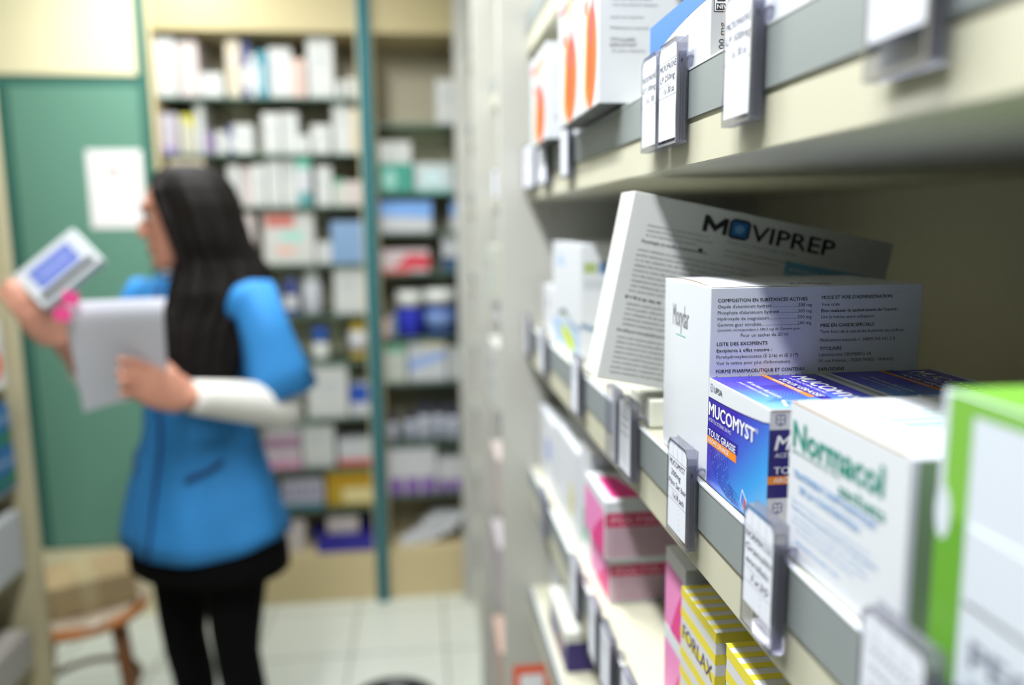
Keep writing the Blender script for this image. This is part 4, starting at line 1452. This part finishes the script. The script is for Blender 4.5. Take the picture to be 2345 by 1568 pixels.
# head: rings from chin to crown, in the head frame
hr = [(-.108, .020, .030, .045), (-.098, .034, .042, .040), (-.075, .050, .058, .022), (-.045, .062, .070, .010), (-.010, .070, .080, .002),
      (.030, .074, .090, -.004), (.065, .068, .086, -.014), (.090, .054, .070, -.018), (.106, .032, .042, -.020), (.113, .010, .014, -.020)]
rings = []
for u, a, b_, fo in hr:
    rings.append([hp(fo + b_ * sin(2 * pi * k / 28), a * cos(2 * pi * k / 28), u) for k in range(28)])
body.rings(rings, SKIN)
# nose, brow, lips, chin, ears
body.tube([hp(.078, 0, .018), hp(.090, 0, -.004), hp(.094, 0, -.024), hp(.084, 0, -.034)], [.008, .009, .012, .010], SKIN, 10)
body.tube([hp(.076, -.03, .030), hp(.084, 0, .030), hp(.076, .03, .030)], .010, SKIN, 8)
body.tube([hp(.072, -.016, -.058), hp(.082, 0, -.056), hp(.072, .016, -.058)], [.007, .010, .007], SKIN, 8)
body.tube([hp(.066, -.01, -.090), hp(.074, 0, -.088), hp(.066, .01, -.090)], [.010, .014, .010], SKIN, 8)
for s_ in (-1, 1):
    body.tube([hp(-.004, s_ * .066, .018), hp(-.010, s_ * .073, .004), hp(-.004, s_ * .068, -.020)], [.010, .013, .008], SKIN, 8)
# neck
NB = PC + Vector((0, 0, 1.325)) + Fd * .005
body.tube([hp(-.01, 0, -.06), (HC + NB) / 2 + Vector((.005, 0, -.02)), NB, NB - Vector((0, 0, .05))], [.052, .050, .054, .070], SKIN, 20)
# torso, hips
tr = [(1.335, .070, .055), (1.315, .100, .068), (1.27, .136, .084), (1.20, .142, .095), (1.12, .132, .094), (1.04, .124, .088), (.98, .128, .090),
      (.90, .150, .105), (.82, .165, .112), (.76, .165, .108), (.70, .14, .09)]
body.rings([oval(PC + Vector((0, 0, z_)), a, b_) for z_, a, b_ in tr], SKIN)


def limb(mbx, pts, rad, m_, sub=6, n=18):
    P_, R_ = [], []
    pts = [Vector(p_) for p_ in pts]
    for i in range(len(pts) - 1):
        for k in range(sub):
            s_ = k / sub
            P_.append(pts[i].lerp(pts[i + 1], s_)); R_.append(rad[i] + (rad[i + 1] - rad[i]) * s_)
    P_.append(pts[-1]); R_.append(rad[-1])
    # round the joints
    for _ in range(2):
        P_ = [P_[0]] + [(P_[i - 1] + P_[i] * 2 + P_[i + 1]) / 4 for i in range(1, len(P_) - 1)] + [P_[-1]]
    mbx.tube(P_, R_, m_, n)


limb(body, [SH_L - Ld * .05, SH_L, EL_L, WR_L], [.040, .041, .036, .024], SKIN)
limb(body, [SH_R + Ld * .05, SH_R, EL_R, WR_R], [.040, .041, .034, .023], SKIN)
HIP_L = PC + Ld * .090 + Vector((0, 0, .78)); HIP_R = PC - Ld * .090 + Vector((0, 0, .78))
KN_L = PC + Ld * .088 + Fd * .015 + Vector((-.004, 0, .46)); KN_R = PC - Ld * .088 + Fd * .01 + Vector((-.006, 0, .46))
AN_L = PC + Ld * .090 - Fd * .02 + Vector((-.004, 0, .075)); AN_R = PC - Ld * .092 - Fd * .03 + Vector((0, 0, .075))
LEGR = [.084, .070, .048, .046, .032]
for HP_, K_, A_ in ((HIP_L, KN_L, AN_L), (HIP_R, KN_R, AN_R)):
    CA_ = K_.lerp(A_, .32) - Fd * .010
    limb(body, [HP_, HP_.lerp(K_, .35), K_, CA_, A_], LEGR, SKIN)
    body.tube([A_ + Vector((0, 0, .0)), A_ + Vector((0, 0, -.045)) - Fd * .02, A_ + Vector((0, 0, -.05)) + Fd * .06, A_ + Vector((0, 0, -.055)) + Fd * .13],
              [.034, .036, .034, .022], SKIN, 14)


def hand(mbx, wrist, palm_c, fdir, side, fingers, thumb):
    """palm as a flattened loft from the wrist, five separate finger chains"""
    fdir = fdir.normalized()
    side = (side - fdir * side.dot(fdir)).normalized()
    nrm = fdir.cross(side).normalized()
    rr = []
    for s_, wd_, th_ in ((-.5, .024, .020), (-.1, .036, .016), (.35, .042, .014), (.75, .042, .012), (1.0, .036, .010)):
        c_ = wrist.lerp(palm_c, s_ if s_ > 0 else 0) + (fdir * s_ * .02 if s_ < 0 else Vector())
        rr.append([c_ + side * wd_ * cos(2 * pi * k / 20) + nrm * th_ * sin(2 * pi * k / 20) for k in range(20)])
    mbx.rings(rr, SKIN)
    for off_, chain in fingers:
        base = palm_c + side * off_ - fdir * .012
        pts = [base]
        for (a_, b_, c_) in chain:
            pts.append(pts[-1] + fdir * a_ + side * b_ + nrm * c_)
        mbx.tube(pts, [.0090, .0088, .0080, .0066][:len(pts)], SKIN, 10)
    pts = [wrist.lerp(palm_c, .35) + side * thumb[0]]
    for (a_, b_, c_) in thumb[1]:
        pts.append(pts[-1] + fdir * a_ + side * b_ + nrm * c_)
    mbx.tube(pts, [.013, .0105, .0092, .0078][:len(pts)], SKIN, 10)


# left hand pinching the edge of the sheet: thumb on the near side, fingers behind it
fd = HD_L - WR_L
hand(body, WR_L, HD_L, fd, Vector((0, 0, 1)),
     [(.026, [(.030, .004, -.004), (.024, -.002, -.008), (.018, -.006, -.010)]),
      (.009, [(.030, 0, -.006), (.022, -.003, -.012), (.014, -.004, -.014)]),
      (-.009, [(.026, 0, -.008), (.018, -.002, -.014), (.010, -.002, -.014)]),
      (-.026, [(.022, -.002, -.008), (.014, -.002, -.013), (.008, -.002, -.012)])],
     (.030, [(.022, .014, .012), (.028, .006, .008), (.022, -.002, -.002)]))
fd = HD_R - WR_R
hand(body, WR_R, HD_R, fd, Vector((-.75, -.65, .05)),
     [(.026, [(.028, 0, -.006), (.022, -.002, -.014), (.014, -.002, -.014)]),
      (.009, [(.032, 0, -.006), (.024, -.002, -.014), (.014, -.002, -.016)]),
      (-.009, [(.030, 0, -.006), (.022, 0, -.014), (.013, 0, -.015)]),
      (-.026, [(.024, -.002, -.006), (.016, 0, -.012), (.010, 0, -.012)])],
     (-.030, [(.022, -.014, .008), (.026, -.010, .002), (.020, -.002, -.006)]))
bo = pbuild(body, 'body', remesh=.0045, smooth_mod=3)

# eyes, lips, brows as small parts
for s_, nm in ((-1, 'eye'), (1, 'eye')):
    mb = MB()
    c_ = hp(.068, s_ * .028, .008)
    for r0, m_ in ((.0100, mat('eye_white', (230, 226, 222), .2)),):
        rg = []
        for i in range(1, 9):
            ph = pi * i / 9
            rg.append([c_ + HF * r0 * cos(ph) + (HL * cos(2 * pi * k / 14) + HU * sin(2 * pi * k / 14)) * r0 * sin(ph) for k in range(14)])
        mb.rings(rg, m_)
    mb.tube([c_ + HF * .0108, c_ + HF * .0122], [.0078, .0060], mat('dark_iris', (50, 34, 24), .15), 12)
    pbuild(mb, nm)
    mb = MB()
    mb.tube([hp(.080, s_ * .014, .026), hp(.080, s_ * .030, .030), hp(.068, s_ * .046, .024)], [.003, .0035, .002], HAIR, 8)
    pbuild(mb, 'eyebrow')
mb = MB()
mb.tube([hp(.074, -.020, -.058), hp(.086, 0, -.055), hp(.074, .020, -.058)], [.002, .0035, .002], LIP, 8)
mb.tube([hp(.073, -.016, -.063), hp(.084, 0, -.064), hp(.073, .016, -.063)], [.002, .004, .002], LIP, 8)
pbuild(mb, 'lips')

# hair: cap + long fall over back and near shoulder
hair = MB()


def hring(c, a, b_, d1, d2, seed, amp=.05, n=56, skip=None):
    out = []
    for k in range(n):
        t_ = 2 * pi * k / n
        q = 1 + amp * sin(k * 1.9 + seed * .35) + amp * .6 * sin(k * 4.1 + seed * .2)
        out.append(Vector(c) + d1 * a * cos(t_) * q + d2 * b_ * sin(t_) * q)
    return out


Xw, Yw = Vector((.965, .26, 0)), Vector((-.26, .965, 0))    # across / away as seen along the aisle
hr = [  # z, centre x, centre y, half across, half away
    (1.584, -.502, 1.855, .022, .022, .0), (1.578, -.502, 1.855, .050, .052, .01), (1.562, -.500, 1.857, .076, .078, .01), (1.535, -.494, 1.856, .088, .100, .015),
    (1.50, -.480, 1.852, .086, .108, .02), (1.46, -.472, 1.850, .085, .110, .03), (1.42, -.462, 1.846, .085, .108, .04), (1.38, -.445, 1.842, .090, .094, .04),
    (1.35, -.436, 1.828, .104, .088, .05), (1.31, -.438, 1.803, .108, .080, .05), (1.27, -.452, 1.780, .096, .060, .06), (1.23, -.464, 1.760, .086, .050, .07),
    (1.19, -.466, 1.748, .082, .042, .08), (1.15, -.468, 1.738, .070, .034, .10), (1.11, -.464, 1.733, .056, .026, .14), (1.07, -.458, 1.730, .036, .016, .2)]
hair.rings([hring((x_, y_, z_), a, b_, Xw, Yw, z_ * 3, am) for z_, x_, y_, a, b_, am in hr], HAIR)
rnd = random.Random(4)
for i in range(26):
    a0 = rnd.uniform(-.085, .085)
    p0 = Vector((-.455, 1.76, 1.28)) + Xw * a0 + Vector((0, -abs(rnd.uniform(.0, .02)), 0))
    ln_ = rnd.uniform(.15, .24)
    hair.tube([p0, p0 + Vector((.0, -.012, -ln_ * .5)) - Xw * a0 * .2, p0 + Vector((.004, -.010, -ln_)) - Xw * a0 * .55], [.011, .009, .003], HAIR, 7)
for i in range(14):
    u_ = rnd.uniform(.05, .10)
    sgn = rnd.choice((-1, 1, 1))
    q0 = hp(.045, sgn * .055, .07)
    hair.tube([hp(.030, sgn * .03, .106), hp(.052, sgn * (.060 + rnd.uniform(0, .01)), .06), hp(.038, sgn * .078, .0), hp(.022, sgn * .080, -.08), hp(.018, sgn * .080, -.15 - u_)],
              [.008, .012, .013, .012, .006], HAIR, 8)
ho = pbuild(hair, 'hair', remesh=.0045, smooth_mod=1)
# the face opening: hair is trimmed off in front of the face
bm = bmesh.new()
bm.from_mesh(ho.data)
kill = []
for v in bm.verts:
    r_ = v.co - HC
    f_, l_, u_ = r_.dot(HF), r_.dot(HL), r_.dot(HU)
    if f_ > .060 + .02 * max(0, u_ / .1) and u_ < .050 and u_ > -.16 and abs(l_) < .066:
        kill.append(v)
bmesh.ops.delete(bm, geom=kill, context='VERTS')
bm.to_mesh(ho.data)
bm.free()

# tunic
tun = MB()
tr = [(1.338, .078, .068, 0), (1.328, .105, .074, 0), (1.312, .138, .082, 0), (1.28, .158, .096, .004), (1.22, .160, .108, .006), (1.16, .152, .110, .006), (1.10, .144, .106, .004), (1.04, .141, .102, .0),
      (.98, .146, .108, -.002), (.92, .165, .122, -.004), (.86, .186, .136, -.006), (.80, .203, .148, -.006), (.76, .212, .156, -.006), (.722, .214, .162, -.004)]
rings = []
for i, (z_, a, b_, o_) in enumerate(tr):
    rg = []
    n_ = 64
    for k in range(n_):
        t_ = 2 * pi * k / n_
        fold = 1 + (.018 * sin(6 * t_ + z_ * 9) + .012 * sin(11 * t_ - z_ * 14)) * (1 if z_ < 1.2 else .3)
        P_ = PC + Vector((0, 0, z_)) + Ld * (a * cos(t_) * fold + o_) + Fd * b_ * sin(t_) * fold
        if i >= len(tr) - 2:
            P_.z += .028 * abs(cos(t_)) ** 4 * (1 if i == len(tr) - 1 else .5)
        rg.append(P_)
    rings.append(rg)
tun.rings(rings, BLUE, cap=False)


def sleeve(mbx, S, E, t1, r0, r1, m_, inn):
    a = S + inn
    e_ = S.lerp(E, t1)
    pts = [a, S + Vector((0, 0, .004)), S.lerp(E, t1 * .35), S.lerp(E, t1 * .7), e_]
    R_ = [r0 * .9, r0, r0 * .98, (r0 + r1) / 2, r1]
    d_ = (E - S).normalized()
    n_ = 24
    rgs = []
    for i, p_ in enumerate(pts):
        dd = (pts[min(i + 1, 4)] - pts[max(i - 1, 0)]).normalized()
        ax = dd.cross(Vector((0, 1, 0))).normalized()
        ay = dd.cross(ax).normalized()
        rgs.append([p_ + (ax * cos(2 * pi * k / n_) + ay * sin(2 * pi * k / n_)) * R_[i] * (1 + .03 * sin(k * 1.5 + i)) for k in range(n_)])
    mbx.rings(rgs, m_, cap=False)


sleeve(tun, SH_L, EL_L, .86, .056, .076, BLUE, -Ld * .09)
sleeve(tun, SH_R, EL_R, .80, .052, .058, BLUE, Ld * .07)
tu = pbuild(tun, 'tunic', smooth_mod=0)
sol = tu.modifiers.new('thickness', 'SOLIDIFY')
sol.thickness = .003
# placket, collar, pocket trims
mb = MB()
def on_tunic(t_, z_, lift=.002):
    for i in range(len(tr) - 1):
        if tr[i][0] >= z_ >= tr[i + 1][0]:
            s_ = (tr[i][0] - z_) / (tr[i][0] - tr[i + 1][0])
            a = tr[i][1] + (tr[i + 1][1] - tr[i][1]) * s_
            b_ = tr[i][2] + (tr[i + 1][2] - tr[i][2]) * s_
            break
    fold = 1 + (.018 * sin(6 * t_ + z_ * 9) + .012 * sin(11 * t_ - z_ * 14)) * (1 if z_ < 1.2 else .3)
    return PC + Vector((0, 0, z_)) + Ld * (a * cos(t_) * fold) + Fd * (b_ * sin(t_) * fold + lift)
mb.tube([on_tunic(pi / 2 + .03, 1.32 - .0247 * k, .0025) for k in range(25)], .009, PIPE, 8, .4)
pbuild(mb, 'placket')
mb = MB()
mb.tube([on_tunic(pi / 2 - .45 - .07 * k, .905 + .0045 * k, .003) for k in range(9)], .006, PIPE, 8, .8)
pbuild(mb, 'pocket')
mb = MB()
mb.tube([on_tunic(pi / 2 + .50 + .07 * k, .905 + .0045 * k, .003) for k in range(9)], .006, PIPE, 8, .8)
pbuild(mb, 'pocket')
mb = MB()
mb.tube([PC + Vector((0, 0, 1.338)) + Ld * .076 * cos(2 * pi * k / 24) + Fd * .066 * sin(2 * pi * k / 24) + Vector((0, 0, -.012 * max(0, sin(2 * pi * k / 24)))) for k in range(25)], .009, BLUE, 8)
pbuild(mb, 'collar')

# white undershirt sleeves
mb = MB()
limb(mb, [SH_L.lerp(EL_L, .70), EL_L + Vector((.004, -.004, -.004)), EL_L.lerp(WR_L, .5), EL_L.lerp(WR_L, .93)], [.050, .050, .043, .034], SLV, 6, 20)
pbuild(mb, 'sleeve')
mb = MB()
limb(mb, [SH_R.lerp(EL_R, .65), EL_R, EL_R.lerp(WR_R, .45)], [.046, .045, .038], SLV, 6, 20)
pbuild(mb, 'sleeve')
# skirt and tights
mb = MB()
mb.rings([oval(PC + Vector((0, 0, z_)), a, b_, 40) for z_, a, b_ in ((.86, .178, .122), (.80, .192, .134), (.76, .198, .142), (.70, .206, .150), (.662, .208, .152))], BLACK, cap=False)
sk = pbuild(mb, 'skirt')
sk.modifiers.new('thickness', 'SOLIDIFY').thickness = .003
mb = MB()
for HP_, K_, A_ in ((HIP_L, KN_L, AN_L), (HIP_R, KN_R, AN_R)):
    CA_ = K_.lerp(A_, .32) - Fd * .010
    limb(mb, [HP_ - Vector((0, 0, .03)), HP_.lerp(K_, .35), K_, CA_, A_], [r_ + .004 for r_ in LEGR], BLACK)
pbuild(mb, 'tights')
for A_ in (AN_L, AN_R):
    mb = MB()
    mb.tube([A_ + Vector((0, 0, -.03)) - Fd * .035, A_ + Vector((0, 0, -.035)), A_ + Vector((0, 0, -.040)) + Fd * .08, A_ + Vector((0, 0, -.043)) + Fd * .155],
            [.034, .042, .040, .026], BLACK, 16, .80)
    pbuild(mb, 'shoe')

# ---- sheet of paper in her left hand ----------------------------------------
tl, tr_, br_, bl_ = Vector((-0.6367, 1.5000, 1.3178)), Vector((-0.4651, 1.5000, 1.3212)), Vector((-0.4999, 1.6050, 1.1215)), Vector((-0.6609, 1.6050, 1.0931))
pap = MB()
SHEET = mat('sheet_paper', (204, 206, 218), .7)
n_ = 14
grid = []
for i in range(n_ + 1):
    v_ = i / n_
    for k in range(n_ + 1):
        u_ = k / n_
        q = tl.lerp(tr_, u_).lerp(bl_.lerp(br_, u_), v_)
        q = q + Vector((0, 1, 0)) * .012 * sin(pi * u_) * (.3 + .7 * v_) + Vector((0, 0, .004)) * sin(pi * u_ * 1.3) * v_
        if v_ < .12:
            q.y += .02 * ((.12 - v_) / .12) ** 1.5
        grid.append(q)
fs = [(i * (n_ + 1) + k, i * (n_ + 1) + k + 1, (i + 1) * (n_ + 1) + k + 1, (i + 1) * (n_ + 1) + k) for i in range(n_) for k in range(n_)]
cen = sum(grid, Vector()) / len(grid)
for dlt, flip in ((0, False), (.0014, True)):
    pap.add([q - cen + Vector((0, dlt, 0)) for q in grid], [f_[::-1] if flip else f_ for f_ in fs], SHEET, True)
po = pap.build('paper_sheet', loc=cen, label='pale grey-white sheets of paper held up in front of the blue tunic', cat='paper')
PTAB = mat('pink_sticky_note', (226, 70, 140), .6)
for dx_, dz_, y_ in ((.012, .008, -.002), (-.004, -.020, -.003)):
    mb = MB()
    mb.box(-.014, .014, -.0006, .0006, -.012, .012, PTAB, .0002)
    mb.build('sticky_tab', po, loc=(tl - cen) + Vector((dx_ + .004, y_ - .002, dz_)), rot=(0, radians(12), 0))

# ---- box in her raised right hand -------------------------------------------
mb, L, F, T = carton(.142, .028, .088, mat('held_box_white', (196, 202, 206), .42), .0012)
F.rect(.022, .028, .116, .074, mat('held_blue', (100, 118, 190), .45), .0003)
F.rect(.010, .0080, .132, .0215, mat("held_black", (16, 16, 16), .45), .0003)
F.line([(.034 + .07 * k / 20, .051 + .008 * sin(k * 1.7)) for k in range(21)], .0035, mat('held_blue_light', (150, 160, 216), .45), .0005)
c_ = Vector((-0.7054, 1.6680, 1.3687))
Mh = Matrix.Translation(c_) @ Matrix.Rotation(radians(-41), 4, 'Y') @ Matrix.Rotation(radians(12), 4, 'Z') @ Matrix.Rotation(radians(-14), 4, 'X') @ Matrix.Translation((0, 0, -.044))
o = mb.build('medicine_box', label='white and blue medicine box held up at an angle in the raised hand', cat='box')
o.matrix_world = Mh
